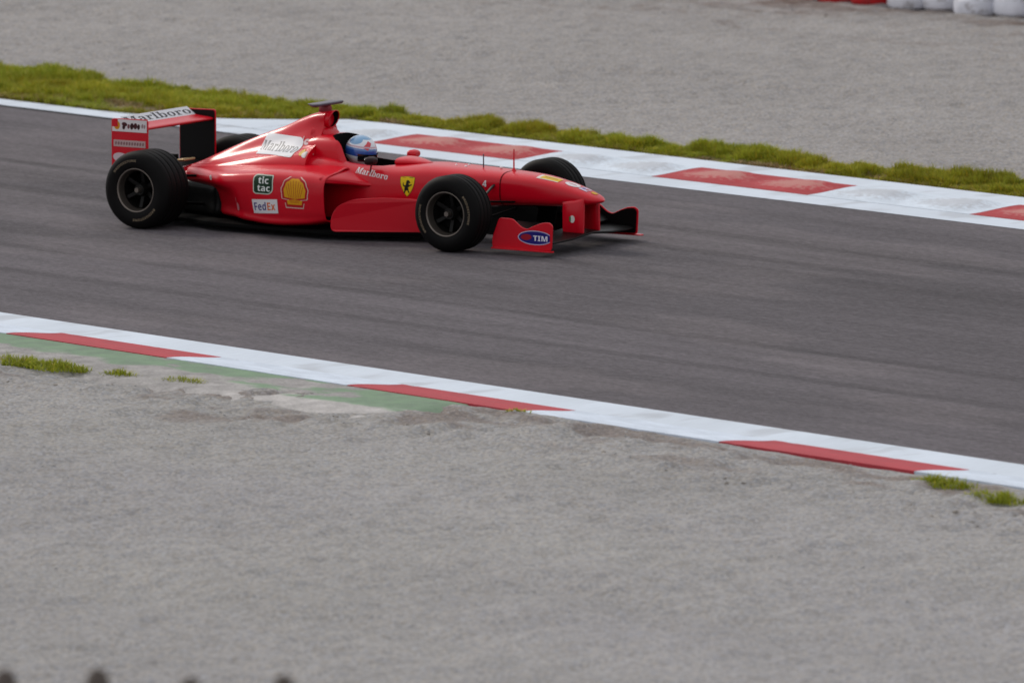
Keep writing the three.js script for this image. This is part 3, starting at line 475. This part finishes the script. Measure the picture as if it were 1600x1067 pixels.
for (const s of [1, -1]) mesh('turning_vane', plate(roundPoly([[2.92, 0.08], [3.30, 0.07], [3.46, 0.14], [3.50, 0.33], [2.92, 0.30]], 0.03), 0.008, 0.002).translate(0, 0, s * 0.155), black, car);

// aerofoil: sections along z, each {z, x, y, chord, up, thick} with (x, y) the leading edge
function foil(secs, n = 22) {
  return skin(secs.map(({ z, x, y, chord, up, thick }) => Array.from({ length: n }, (_, i) => { const a = i / n * 2 * Math.PI, u = (1 - Math.cos(a)) / 2, th = thick * (2.6 * Math.sqrt(u) * (1 - u) + 0.04) * Math.sign(Math.sin(a) || 0) * 0.5 * (a === 0 ? 0 : 1), cam = -0.35 * thick * 4 * u * (1 - u); const lx = u * chord, ly = (th + cam) * 1; return [x - lx * Math.cos(up) + ly * Math.sin(up), y + lx * Math.sin(up) + ly * Math.cos(up), z]; })));
}
// front wing
const frontWing = group('front_wing', car);
{
  const st = (f) => [-0.655, -0.5, -0.3, -0.15, 0, 0.15, 0.3, 0.5, 0.655].map(f);
  mesh('main_plane', foil(st((z) => ({ z, x: 3.915 + 0.03 * (1 - Math.abs(z)), y: 0.105 + 0.03 * Math.exp(-z * z * 20), chord: 0.27, up: 0.10, thick: 0.034 }))), black, frontWing);
  for (const s of [1, -1]) {
    mesh('flap', foil([0.20, 0.32, 0.48, 0.652].map((z) => ({ z: s * z, x: 3.685, y: 0.145 + 0.012 * smooth(0.2, 0.6, z), chord: 0.17 + 0.03 * smooth(0.2, 0.6, z), up: 0.42 + 0.12 * smooth(0.2, 0.6, z), thick: 0.018 }))), black, frontWing);
    const ep = roundPoly([[3.385, 0.045], [3.945, 0.055], [3.955, 0.255], [3.925, 0.275], [3.86, 0.270], [3.775, 0.238], [3.715, 0.208], [3.66, 0.222], [3.575, 0.287], [3.45, 0.288], [3.385, 0.125]], 0.025);
    mesh('endplate', plate(ep, 0.014, 0.004).translate(0, 0, s * 0.668), red, frontWing);
    mesh('endplate_lining', plate(ep.map(([x, y]) => [lerp(3.67, x, 0.968), lerp(0.165, y, 0.935)]), 0.004, 0.001).translate(0, 0, s * 0.6585), black, frontWing);
    mesh('footplate', plate(roundPoly([[3.39, 0], [3.97, 0], [3.985, 0.04], [3.94, 0.055], [3.39, 0.045]], 0.012), 0.010, 0.002).rotateX(s > 0 ? Math.PI / 2 : -Math.PI / 2).translate(0, 0.045, s * 0.668), s > 0 ? red : red, frontWing);
    // pylon from the nose down to the plane
    const py = skin(loft([[3.735, [[0.150, 0.36], [0.158, 0.36], [0.156, 0.15], [0.148, 0.15]]], [3.76, [[0.130, 0.365], [0.160, 0.365], [0.158, 0.145], [0.130, 0.145]]], [3.88, [[0.095, 0.385], [0.146, 0.385], [0.150, 0.148], [0.105, 0.148]]], [3.915, [[0.105, 0.395], [0.125, 0.395], [0.135, 0.150], [0.115, 0.150]]]], 10, 3, s)); mesh('pylon', py, red, frontWing);
  }
}
// rear wing
const rearWing = group('rear_wing', car); let flapMesh;
{
  const rs = (f) => [-0.494, -0.25, 0, 0.25, 0.494].map(f);
  mesh('main_plane', foil(rs((z) => ({ z, x: -0.145, y: 0.795, chord: 0.20, up: 0.16, thick: 0.036 }))), red, rearWing);
  flapMesh = mesh('flap', foil(rs((z) => ({ z, x: -0.322, y: 0.818, chord: 0.115, up: 0.62, thick: 0.014 }))), M([0.72, 0.74, 0.77], 0.4, { clearcoat: 0.5 }), rearWing);
  mesh('beam_wing', foil(rs((z) => ({ z, x: -0.16, y: 0.42, chord: 0.20, up: 0.18, thick: 0.03 }))), black, rearWing);
  mesh('heat_shield', new RoundedBoxGeometry(0.13, 0.02, 0.17, 2, 0.008).rotateZ(0.12).translate(-0.10, 0.497, 0.02), goldMetal, rearWing);
  mesh('wing_mount', new RoundedBoxGeometry(0.14, 0.16, 0.03, 2, 0.01).translate(-0.24, 0.46, 0), black, rearWing);
  for (const s of [1, -1]) {
    const ep = roundPoly([[-0.492, 0.40], [-0.40, 0.33], [-0.13, 0.33], [-0.128, 0.872], [-0.492, 0.866]], 0.022);
    mesh('endplate', plate(ep, 0.014, 0.003).translate(0, 0, s * 0.504), red, rearWing);
    mesh('endplate_lining', plate(ep.map(([x, y]) => [lerp(-0.31, x, 0.97), lerp(0.6, y, 0.978)]), 0.004, 0.001).translate(0, 0, s * 0.4945), black, rearWing);
  }
  mesh('rear_light', new RoundedBoxGeometry(0.03, 0.07, 0.08, 2, 0.01).translate(-0.635, 0.30, 0), M([0.20, 0.01, 0.01], 0.3), car);
}
// camera pod, mirrors, aerials, steering wheel
{
  const pod = group('camera_pod', car);
  mesh('cross_wing', foil([-0.20, -0.185, -0.06, 0, 0.06, 0.185, 0.20].map((z) => ({ z, x: Math.abs(z) > 0.19 ? 1.345 : 1.375, y: 1.052, chord: Math.abs(z) > 0.19 ? 0.06 : 0.115, up: 0.05, thick: Math.abs(z) > 0.19 ? 0.012 : 0.030 }))), carbonGrey, pod);
  mesh('pod_stem', skin(superLoft([[1.265, 1.035, 0.955, 0.02, 2.4], [1.30, 1.045, 0.955, 0.034, 2.4], [1.345, 1.045, 0.955, 0.030, 2.4], [1.375, 1.03, 0.96, 0.012, 2.2]], 8)), M([0.22, 0.01, 0.018], 0.4), pod);
  for (const s of [1, -1]) {
    const m = group('mirror', car);
    const shell = skin(superLoft([[1.955, 0.667, 0.605, 0.066, 3], [1.97, 0.671, 0.601, 0.070, 3], [2.005, 0.665, 0.607, 0.062, 2.6], [2.022, 0.651, 0.621, 0.035, 2.2]], 10)).translate(0, 0, s * 0.325);
    mesh('mirror_shell', shell, s > 0 ? M([0.02, 0.006, 0.008], 0.5, { specularIntensity: 0.4 }) : red, m);
    mesh('mirror_glass', new RoundedBoxGeometry(0.004, 0.05, 0.115, 2, 0.0015).translate(1.953, 0.636, s * 0.325), M([0.8, 0.8, 0.82], 0.05, { metalness: 1 }), m);
    mesh('mirror_stalk', strut([1.985, 0.612, s * 0.325], [1.965, 0.54, s * 0.318], 0.030, 0.012), M([0.16, 0.008, 0.012], 0.4), m);
  }
  const a1 = group('aerial', car); mesh('rod', tube([2.872, 0.59, 0], [2.872, 0.715, 0], 0.006, 0.005), carbonGrey, a1);
  const a2 = group('pitot_mast', car); mesh('rod', tube([3.167, 0.58, 0], [3.167, 0.772, 0], 0.0075, 0.005), red, a2); mesh('mast_foot', new THREE.ConeGeometry(0.028, 0.05, 16).translate(3.167, 0.608, 0), red, a2);
  for (const [x, z] of [[2.70, -0.05], [2.74, 0.06], [3.02, -0.04], [2.62, 0.02]]) mesh('fastener', new THREE.SphereGeometry(0.012, 12, 8).translate(x, 0.608, z), M([0.75, 0.75, 0.76], 0.4), car);
  mesh('dash_fairing', skin(superLoft([[2.10, 0.652, 0.58, 0.15, 2.6], [2.15, 0.652, 0.58, 0.14, 2.5], [2.28, 0.635, 0.59, 0.09, 2.3], [2.36, 0.618, 0.595, 0.04, 2.2]], 12)), red, car);
  const sw = group('steering_wheel', car); mesh('rim', new THREE.TorusGeometry(0.115, 0.015, 10, 32).rotateY(Math.PI / 2).rotateZ(-0.25).translate(2.04, 0.50, 0), matt, sw); mesh('boss', new RoundedBoxGeometry(0.03, 0.08, 0.20, 2, 0.012).rotateZ(-0.25).translate(2.045, 0.50, 0), matt, sw);
}

// ---------------------------------------------------------------- printed emblems and lettering on the car, laid on the panels by ray
car.updateMatrixWorld(true);
const ray = new THREE.Raycaster();
function decal(name, targets, center, dir, up, w, h, tex, parent, nu = 20, nv = 10, lift = 0.0025) {
  const D = V3(...dir).normalize(), U0 = V3(...up), R = D.clone().cross(U0).normalize(), Up = R.clone().cross(D).normalize(), C = V3(...center);
  const pos = [], uv = [], ok = [], nor = [];
  for (let j = 0; j <= nv; j++) for (let i = 0; i <= nu; i++) {
    const a = (i / nu - 0.5) * w, b = (j / nv - 0.5) * h; const o = C.clone().addScaledVector(R, a).addScaledVector(Up, b).addScaledVector(D, -1.5); ray.set(o, D); const hit = ray.intersectObjects(targets, false)[0];
    uv.push(i / nu, j / nv);
    if (hit) { const n = hit.face.normal.clone(); if (n.dot(D) > 0) n.negate(); const p = hit.point.addScaledVector(n, lift); pos.push(p.x, p.y, p.z); ok.push(1); } else { pos.push(0, 0, 0); ok.push(0); }
  }
  const idx = []; for (let j = 0; j < nv; j++) for (let i = 0; i < nu; i++) { const a = j * (nu + 1) + i, b = a + 1, c = a + nu + 1, d = c + 1; if (ok[a] && ok[b] && ok[c] && ok[d]) { const far = Math.max(...[b, c, d].map((k) => Math.hypot(pos[3 * k] - pos[3 * a], pos[3 * k + 1] - pos[3 * a + 1], pos[3 * k + 2] - pos[3 * a + 2]))); if (far < 0.12) idx.push(a, b, c, b, d, c); } }
  const used = new Set(idx); if (!used.size) { console.log('decal missed', name, center); return null; }
  const keep = [...used].sort((a, b) => a - b), at = new Map(keep.map((v, i) => [v, i]));
  const g = geoFrom(keep.flatMap((v) => pos.slice(3 * v, 3 * v + 3)), idx.map((v) => at.get(v)), keep.flatMap((v) => uv.slice(2 * v, 2 * v + 2)));
  const m = mesh(name, g, M([0.9, 0.9, 0.9], 0.45, { map: tex, transparent: true, specularIntensity: 0.5, side: THREE.DoubleSide }), parent); return m;
}
const art = (w, h, f) => { const c = canvas(w, h), x = c.getContext('2d'); f(x, w, h); return texOf(c); };
function brandText(x, txt, cx, cy, px, sx, color) { x.save(); x.translate(cx, cy); x.scale(sx, 1); x.fillStyle = color; x.font = `bold ${px}px serif`; x.textAlign = 'center'; x.textBaseline = 'middle'; x.fillText(txt, 0, 0); x.restore(); }
const shellPath = (x, cx, cy, r) => { x.beginPath(); const n = 40; for (let i = 0; i <= n; i++) { const a = Math.PI * (1.14 - 1.28 * i / n); const k = r * (1 + 0.025 * Math.cos(i / n * Math.PI * 14)); x.lineTo(cx - k * Math.cos(Math.PI - a) * -1, cy - k * Math.sin(a)); } x.lineTo(cx + r * 0.70, cy + r * 0.66); x.lineTo(cx + r * 0.64, cy + r * 0.98); x.lineTo(cx - r * 0.64, cy + r * 0.98); x.lineTo(cx - r * 0.70, cy + r * 0.66); x.closePath(); };
const texShell = art(256, 288, (x, w, h) => { const cx = w / 2, cy = h * 0.47; shellPath(x, cx, cy, 122); x.fillStyle = '#e2b9ae'; x.fill(); shellPath(x, cx, cy, 114); x.fillStyle = '#b8141c'; x.fill(); shellPath(x, cx, cy - 2, 96); x.fillStyle = '#e2a210'; x.fill(); x.strokeStyle = '#b0351a'; x.lineWidth = 3.5; for (const a of [-0.86, -0.6, -0.36, -0.12, 0.12, 0.36, 0.6, 0.86]) { x.beginPath(); x.moveTo(cx + a * 40, cy + 80); x.quadraticCurveTo(cx + a * 70, cy + 10, cx + Math.sin(a * 1.25) * 84, cy - Math.cos(a * 1.25) * 84); x.stroke(); } });
const texTic = art(256, 256, (x) => { x.fillStyle = '#cfd6c8'; x.beginPath(); x.roundRect(4, 6, 246, 236, [52, 16, 74, 40]); x.fill(); x.fillStyle = '#1d3a24'; x.beginPath(); x.roundRect(16, 18, 222, 212, [44, 12, 64, 32]); x.fill(); x.fillStyle = '#f0f2ee'; x.font = 'bold 108px sans-serif'; x.textAlign = 'center'; x.textBaseline = 'middle'; x.fillText('tic', 132, 76); x.fillText('tac', 136, 168); });
const texFed = art(256, 128, (x) => { x.fillStyle = '#e8e6e8'; x.fillRect(4, 4, 248, 120); x.font = 'bold 92px sans-serif'; x.textBaseline = 'middle'; x.fillStyle = '#3b2a78'; x.save(); x.translate(14, 66); x.scale(0.82, 1); x.fillText('Fed', 0, 0); x.fillStyle = '#e0621c'; x.fillText('Ex', 160, 0); x.restore(); });
const texShield = art(128, 176, (x) => {
  const p = () => { x.beginPath(); x.moveTo(6, 10); x.quadraticCurveTo(64, 0, 122, 10); x.quadraticCurveTo(128, 96, 64, 170); x.quadraticCurveTo(0, 96, 6, 10); x.closePath(); };
  p(); x.fillStyle = '#f0cf12'; x.fill(); x.strokeStyle = '#6a5c10'; x.lineWidth = 3; x.stroke();
  x.fillStyle = '#14120c'; // rearing horse
  x.beginPath(); x.moveTo(62, 34); x.quadraticCurveTo(78, 32, 82, 44); x.lineTo(90, 56); x.lineTo(84, 60); x.lineTo(76, 56); x.quadraticCurveTo(76, 68, 80, 74); x.lineTo(98, 66); x.lineTo(104, 74); x.lineTo(98, 76); x.lineTo(84, 84); x.quadraticCurveTo(78, 92, 68, 96); x.quadraticCurveTo(80, 106, 74, 118); x.lineTo(84, 134); x.lineTo(78, 142); x.lineTo(72, 136); x.lineTo(66, 120); x.quadraticCurveTo(56, 118, 52, 124); x.lineTo(46, 142); x.lineTo(36, 146); x.lineTo(38, 136); x.lineTo(42, 116); x.quadraticCurveTo(38, 104, 46, 92); x.quadraticCurveTo(34, 92, 28, 76); x.quadraticCurveTo(26, 60, 36, 54); x.quadraticCurveTo(32, 66, 38, 76); x.quadraticCurveTo(50, 82, 54, 68); x.quadraticCurveTo(52, 44, 62, 34); x.fill();
  x.fillStyle = '#c62020'; x.fillRect(20, 12, 30, 4); x.fillStyle = '#1f7a34'; x.fillRect(78, 12, 30, 4);
});
const texCockpit = art(512, 128, (x) => brandText(x, 'Marlboro', 256, 64, 112, 0.98, '#efe9ea'));
const texBig = art(512, 224, (x) => { x.fillStyle = '#e9eaee'; x.beginPath(); x.roundRect(2, 2, 506, 220, [10, 80, 30, 6]); x.fill(); brandText(x, 'Marlboro', 250, 126, 140, 0.72, '#74777b'); });
const texFlap = art(1024, 128, (x) => { x.fillStyle = '#dfe1e6'; x.fillRect(0, 0, 1024, 128); brandText(x, 'Marlboro', 500, 62, 122, 1.75, '#1b1a22'); });
const texTim = art(256, 128, (x) => { x.fillStyle = '#c9c2e0'; x.beginPath(); x.ellipse(128, 64, 126, 60, 0, 0, 7); x.fill(); x.fillStyle = '#201c78'; x.beginPath(); x.ellipse(128, 64, 119, 53, 0, 0, 7); x.fill(); x.fillStyle = '#a0122a'; x.beginPath(); x.ellipse(62, 62, 40, 26, -0.1, 0, 7); x.fill(); x.fillStyle = '#f0f0f8'; x.font = 'bold 60px sans-serif'; x.textBaseline = 'middle'; x.fillText('TIM', 112, 68); });
const texEnd = art(256, 384, (x) => { // printed panels of the rear wing side; the small print is too blurred to read and stays strokes
  x.fillStyle = '#e6dfe0'; x.fillRect(0, 0, 256, 76); x.fillStyle = '#d9920f'; x.beginPath(); x.ellipse(36, 38, 22, 26, 0, 0, 7); x.fill();
  for (const [a, b, w, h, k] of [[92, 30, 20, 13, '#4a1c22'], [86, 48, 11, 14, '#3a1418'], [122, 42, 9, 15, '#7a4a4c'], [146, 40, 13, 20, '#3a1418'], [172, 38, 14, 19, '#4a1c22'], [196, 42, 10, 17, '#3a1418'], [224, 36, 8, 14, '#a08486'], [240, 38, 6, 13, '#a08486']]) { x.fillStyle = k; x.beginPath(); x.ellipse(a, b, w, h, 0.15, 0, 7); x.fill(); }
  x.fillStyle = '#c9a9a8'; x.fillRect(10, 128, 236, 42); x.fillStyle = '#8a6466'; for (let i = 0; i < 11; i++) { x.beginPath(); x.ellipse(28 + i * 20, 149, 7, 11, 0.2, 0, 7); x.fill(); }
  x.fillStyle = '#dcc6cc'; x.beginPath(); x.ellipse(64, 238, 58, 30, 0.1, 0, 7); x.fill(); x.fillStyle = '#b9406a'; x.beginPath(); x.ellipse(92, 246, 20, 10, 0, 0, 7); x.fill();
  x.fillStyle = '#2a1c20'; x.beginPath(); x.ellipse(186, 226, 20, 20, 0, 0, 7); x.fill(); x.fillStyle = '#cbb8ba'; x.beginPath(); x.ellipse(182, 232, 8, 10, 0, 0, 7); x.fill();
});
const pod = podParts[1];
const Zm = [0, 0, -1], Yu = [0, 1, 0];
decal('shell_emblem', [pod], [1.472, 0.372, 0.69], Zm, Yu, 0.285, 0.325, texShell, pod);
decal('green_emblem', [pod], [1.158, 0.424, 0.69], Zm, Yu, 0.21, 0.175, texTic, pod);
decal('courier_emblem', [pod], [1.172, 0.246, 0.69], Zm, [-0.06, 1, 0], 0.27, 0.125, texFed, pod);
decal('horse_shield', [cell], [2.318, 0.440, 0.28], Zm, Yu, 0.145, 0.175, texShield, cell);
decal('cockpit_lettering', [cell], [1.975, 0.527, 0.3], Zm, [0.13, 1, 0], 0.31, 0.068, texCockpit, cell, 24, 6);
decal('cover_lettering', [cover, headrest], [0.985, 0.70, 0.2], [0, -0.35, -1], [0.10, 1, 0], 0.47, 0.21, texBig, cover, 26, 16, 0.003);
decal('wing_lettering', [flapMesh], [-0.36, 0.86, 0], [-1, -0.9, 0], Yu, 0.965, 0.105, texFlap, rearWing, 24, 6, 0.0012);
decal('endplate_print', [rearWing.children.find((c) => c.name === 'endplate')], [-0.31, 0.605, 0.6], Zm, Yu, 0.352, 0.52, texEnd, rearWing, 6, 8);
decal('oval_emblem', [frontWing.children.find((c) => c.name === 'endplate')], [3.795, 0.148, 0.75], Zm, [0, 1, 0], 0.335, 0.125, texTim, frontWing, 12, 6);
const patch = (f, w = 128, h = 64) => art(w, h, f);
const texNoseYellow = patch((x) => { x.fillStyle = '#e8dfd8'; x.fillRect(0, 0, 128, 64); x.fillStyle = '#e3b70c'; x.fillRect(18, 6, 110, 52); x.fillStyle = '#5b4308'; x.fillRect(34, 26, 76, 8); });
const texNoseWhite = patch((x) => { x.fillStyle = '#e6dfe2'; x.beginPath(); x.ellipse(64, 32, 62, 30, 0, 0, 7); x.fill(); x.fillStyle = '#a8676e'; x.fillRect(30, 26, 66, 9); });
const texNoseBlue = patch((x) => { x.fillStyle = '#d3c3d6'; x.fillRect(4, 4, 120, 56); x.fillStyle = '#5c4f96'; x.fillRect(16, 20, 50, 20); x.fillStyle = '#b03a4c'; x.fillRect(74, 18, 40, 24); });
const texNoseShell = patch((x) => { x.fillStyle = '#d9a818'; x.beginPath(); x.ellipse(64, 32, 52, 28, 0, 0, 7); x.fill(); x.strokeStyle = '#b03018'; x.lineWidth = 5; x.stroke(); });
const Yd = [0, -1, 0];
decal('nose_yellow_print', [cell], [3.545, 0.6, 0.055], [0, -1, -0.25], [-0.1, 0, -1], 0.19, 0.12, texNoseYellow, cell, 14, 8);
decal('nose_white_print', [cell], [3.745, 0.6, 0.035], [0, -1, -0.25], [0, 0, -1], 0.13, 0.12, texNoseWhite, cell, 10, 8);
decal('nose_blue_print', [cell], [3.855, 0.6, 0.03], [0, -1, -0.25], [0, 0, -1], 0.08, 0.11, texNoseBlue, cell, 10, 8);
decal('nose_shell_print', [cell], [3.935, 0.6, 0.025], [0, -1, -0.25], [0, 0, -1], 0.06, 0.07, texNoseShell, cell, 8, 6);
decal('race_number', [cell], [3.018, 0.50, 0.25], Zm, Yu, 0.045, 0.07, art(64, 96, (x) => { x.fillStyle = '#eee8ea'; x.font = 'bold 100px sans-serif'; x.textAlign = 'center'; x.textBaseline = 'middle'; x.fillText('4', 32, 50); }), cell, 4, 4);
decal('pylon_emblem', [frontWing.children.find((c) => c.name === 'pylon')], [3.825, 0.252, 0.2], Zm, Yu, 0.06, 0.065, patch((x) => { x.fillStyle = '#e7e2dc'; x.beginPath(); x.ellipse(74, 32, 46, 30, 0, 0, 7); x.fill(); x.fillStyle = '#3d6a36'; x.fillRect(14, 12, 34, 40); }), frontWing, 4, 4);
decal('scoop_emblem', [cover], [1.235, 0.785, 0.3], [0, -0.3, -1], Yu, 0.10, 0.085, patch((x) => { x.fillStyle = '#e3c9cc'; x.beginPath(); x.ellipse(80, 40, 36, 22, 0, 0, 7); x.fill(); x.fillStyle = '#a83440'; x.fillRect(70, 34, 26, 10); x.fillStyle = '#e3c9cc'; x.fillRect(14, 2, 9, 58); }), cover, 6, 6);
decal('small_yellow_emblem', [headrest, cover], [1.31, 0.655, 0.4], Zm, Yu, 0.11, 0.07, patch((x) => { x.fillStyle = '#d9b04a'; x.beginPath(); x.ellipse(36, 26, 28, 22, 0, 0, 7); x.fill(); x.fillStyle = '#ded6d4'; x.beginPath(); x.ellipse(86, 38, 38, 22, 0, 0, 7); x.fill(); }), cover, 6, 4);
decal('pod_small_print', [pod], [0.845, 0.24, 0.69], Zm, [0.2, 1, 0], 0.075, 0.13, patch((x) => { x.fillStyle = '#d9868c'; x.beginPath(); x.ellipse(70, 44, 34, 18, 0, 0, 7); x.fill(); x.fillStyle = '#c85a62'; x.fillRect(24, 6, 18, 24); }), pod, 4, 4);
decal('tail_print', [pod], [0.52, 0.43, 0.6], Zm, Yu, 0.07, 0.05, patch((x) => { x.fillStyle = '#c9b7b6'; x.beginPath(); x.ellipse(60, 32, 40, 26, 0.3, 0, 7); x.fill(); x.fillStyle = '#4a4f3a'; x.fillRect(58, 20, 22, 22); }), pod, 4, 4);
mesh('cover_flap', new RoundedBoxGeometry(0.11, 0.03, 0.03, 2, 0.012).translate(0.80, 0.607, 0.155), red, cover);

// put the car on the track
car.position.set(-2.6666, 0.002, -0.4490); car.rotation.y = -0.56055;

// ---------------------------------------------------------------- driver
{
  const suit = M([0.50, 0.012, 0.016], 0.8), dark = M([0.02, 0.02, 0.02], 0.8);
  const bones = [];
  const B = (a, b, ra, rb) => bones.push([V3(...a), V3(...b), ra, rb]);
  B([1.70, 0.20, 0], [1.60, 0.46, 0], 0.135, 0.13); B([1.60, 0.46, 0], [1.635, 0.575, 0], 0.10, 0.06);
  for (const s of [1, -1]) {
    B([1.60, 0.47, 0], [1.605, 0.475, s * 0.155], 0.10, 0.07); B([1.605, 0.475, s * 0.155], [1.76, 0.36, s * 0.175], 0.062, 0.048); B([1.76, 0.36, s * 0.175], [1.975, 0.47, s * 0.125], 0.046, 0.034); B([1.975, 0.47, s * 0.125], [2.025, 0.495, s * 0.118], 0.032, 0.034);
    for (let f = 0; f < 4; f++) { const y = 0.465 + f * 0.019; B([2.025, y, s * 0.120], [2.058, y + 0.004, s * 0.118], 0.0105, 0.010); B([2.058, y + 0.004, s * 0.118], [2.060, y + 0.002, s * 0.092], 0.010, 0.009); }
    B([2.01, 0.515, s * 0.115], [2.03, 0.535, s * 0.092], 0.013, 0.011);
    B([1.72, 0.20, s * 0.07], [2.22, 0.42, s * 0.09], 0.085, 0.06); B([2.22, 0.42, s * 0.09], [2.62, 0.36, s * 0.08], 0.055, 0.04); B([2.62, 0.36, s * 0.08], [2.66, 0.45, s * 0.08], 0.035, 0.03);
  }
  const res = 96, S = 0.60, C = V3(2.1, 0.40, 0); const mc = new MarchingCubes(res, suit, false, false, 200000); mc.isolation = 0;
  const p = V3(), ab = V3(), ap = V3();
  for (let z = 0; z < res; z++) for (let y = 0; y < res; y++) for (let x = 0; x < res; x++) {
    p.set((x - res / 2) / (res / 2) * S + C.x, (y - res / 2) / (res / 2) * S + C.y, (z - res / 2) / (res / 2) * S + C.z); let d = 1;
    for (const [a, b, ra, rb] of bones) { ab.subVectors(b, a); ap.subVectors(p, a); const t = clamp(ap.dot(ab) / ab.lengthSq()); const q = ap.addScaledVector(ab, -t).length() - lerp(ra, rb, t); const k = Math.min(ra, rb) < 0.015 ? 0.003 : 0.02, h = clamp(0.5 + 0.5 * (d - q) / k); d = lerp(d, q, h) - k * h * (1 - h); }
    mc.field[z * res * res + y * res + x] = -d;
  }
  mc.update(); const n = mc.count; const g = new THREE.BufferGeometry();
  g.setAttribute('position', new THREE.BufferAttribute(mc.positionArray.slice(0, n * 3), 3)); g.setAttribute('normal', new THREE.BufferAttribute(mc.normalArray.slice(0, n * 3), 3)); g.scale(S, S, S); g.translate(C.x, C.y, C.z);
  g.translate(-1.7, -0.08, 0);
  const who = group('person', scene); const base = V3(1.7, 0.08, 0).applyEuler(car.rotation).add(car.position); who.position.copy(base); who.rotation.y = car.rotation.y;
  tag(who, 'driver in red suit and blue and white helmet sitting in the racing car', 'person');
  mesh('body', g, suit, who);
  // helmet: print on the shell, dark visor in front of the eye port
  const tex = art(512, 256, (x) => { // u: 0 = back, 0.5 = front ; v up
    x.fillStyle = '#dfe3ea'; x.fillRect(0, 0, 512, 256);
    x.fillStyle = '#6f9fc8'; x.fillRect(0, 0, 512, 50); x.fillStyle = '#6f9fc8'; for (const u of [120, 392]) { x.beginPath(); x.ellipse(u, 52, 62, 34, 0, 0, 7); x.fill(); }
    x.fillStyle = '#2f55a8'; x.fillRect(0, 110, 512, 36); x.fillStyle = '#5a80c0'; x.fillRect(0, 104, 512, 10);
    x.fillStyle = '#cc2438'; for (const u of [212, 300]) { x.beginPath(); x.moveTo(u - 30, 98); x.lineTo(u + 10, 58); x.lineTo(u + 32, 72); x.lineTo(u, 112); x.fill(); }
    x.fillStyle = '#c9a4b4'; x.fillRect(0, 92, 512, 8); x.fillStyle = '#b03046'; for (const u of [150, 362]) x.fillRect(u - 40, 196, 80, 22); x.fillStyle = '#2d4da0'; x.fillRect(0, 226, 512, 30);
  });
  const hg = new THREE.SphereGeometry(1, 48, 36); { const q = hg.attributes.position; for (let i = 0; i < q.count; i++) { let X = q.getX(i), Y = q.getY(i), Z = q.getZ(i); const chin = smooth(-0.2, -0.9, Y) * smooth(0, 0.8, X); const low = smooth(-0.35, -0.95, Y); q.setXYZ(i, X * (0.142 + 0.018 * chin) + 0.014 * chin, Math.max(Y, -0.86) * 0.132, Z * (0.120 - 0.012 * low)); } hg.computeVertexNormals(); }
  hg.rotateZ(-0.12);
  const shellMat = M([1, 1, 1], 0.25, { map: tex, clearcoat: 1, clearcoatRoughness: 0.05 });
  const helmet = group('helmet', who); helmet.position.set(-0.03, 0.592, 0); helmet.rotation.y = -0.10; mesh('helmet_shell', hg, shellMat, helmet);
  const vg = new THREE.SphereGeometry(1, 40, 12, Math.PI - 1.18, 2.36, Math.PI * 0.51, Math.PI * 0.17); vg.rotateY(Math.PI); { const q = vg.attributes.position; for (let i = 0; i < q.count; i++) q.setXYZ(i, q.getX(i) * 0.152, q.getY(i) * 0.134, q.getZ(i) * 0.1245); vg.rotateY(Math.PI); vg.rotateZ(-0.12); vg.computeVertexNormals(); }
  mesh('visor', vg, M([0.012, 0.012, 0.016], 0.12, { clearcoat: 1, clearcoatRoughness: 0.03, side: THREE.DoubleSide }), helmet);
}

renderer.render(scene, camera);
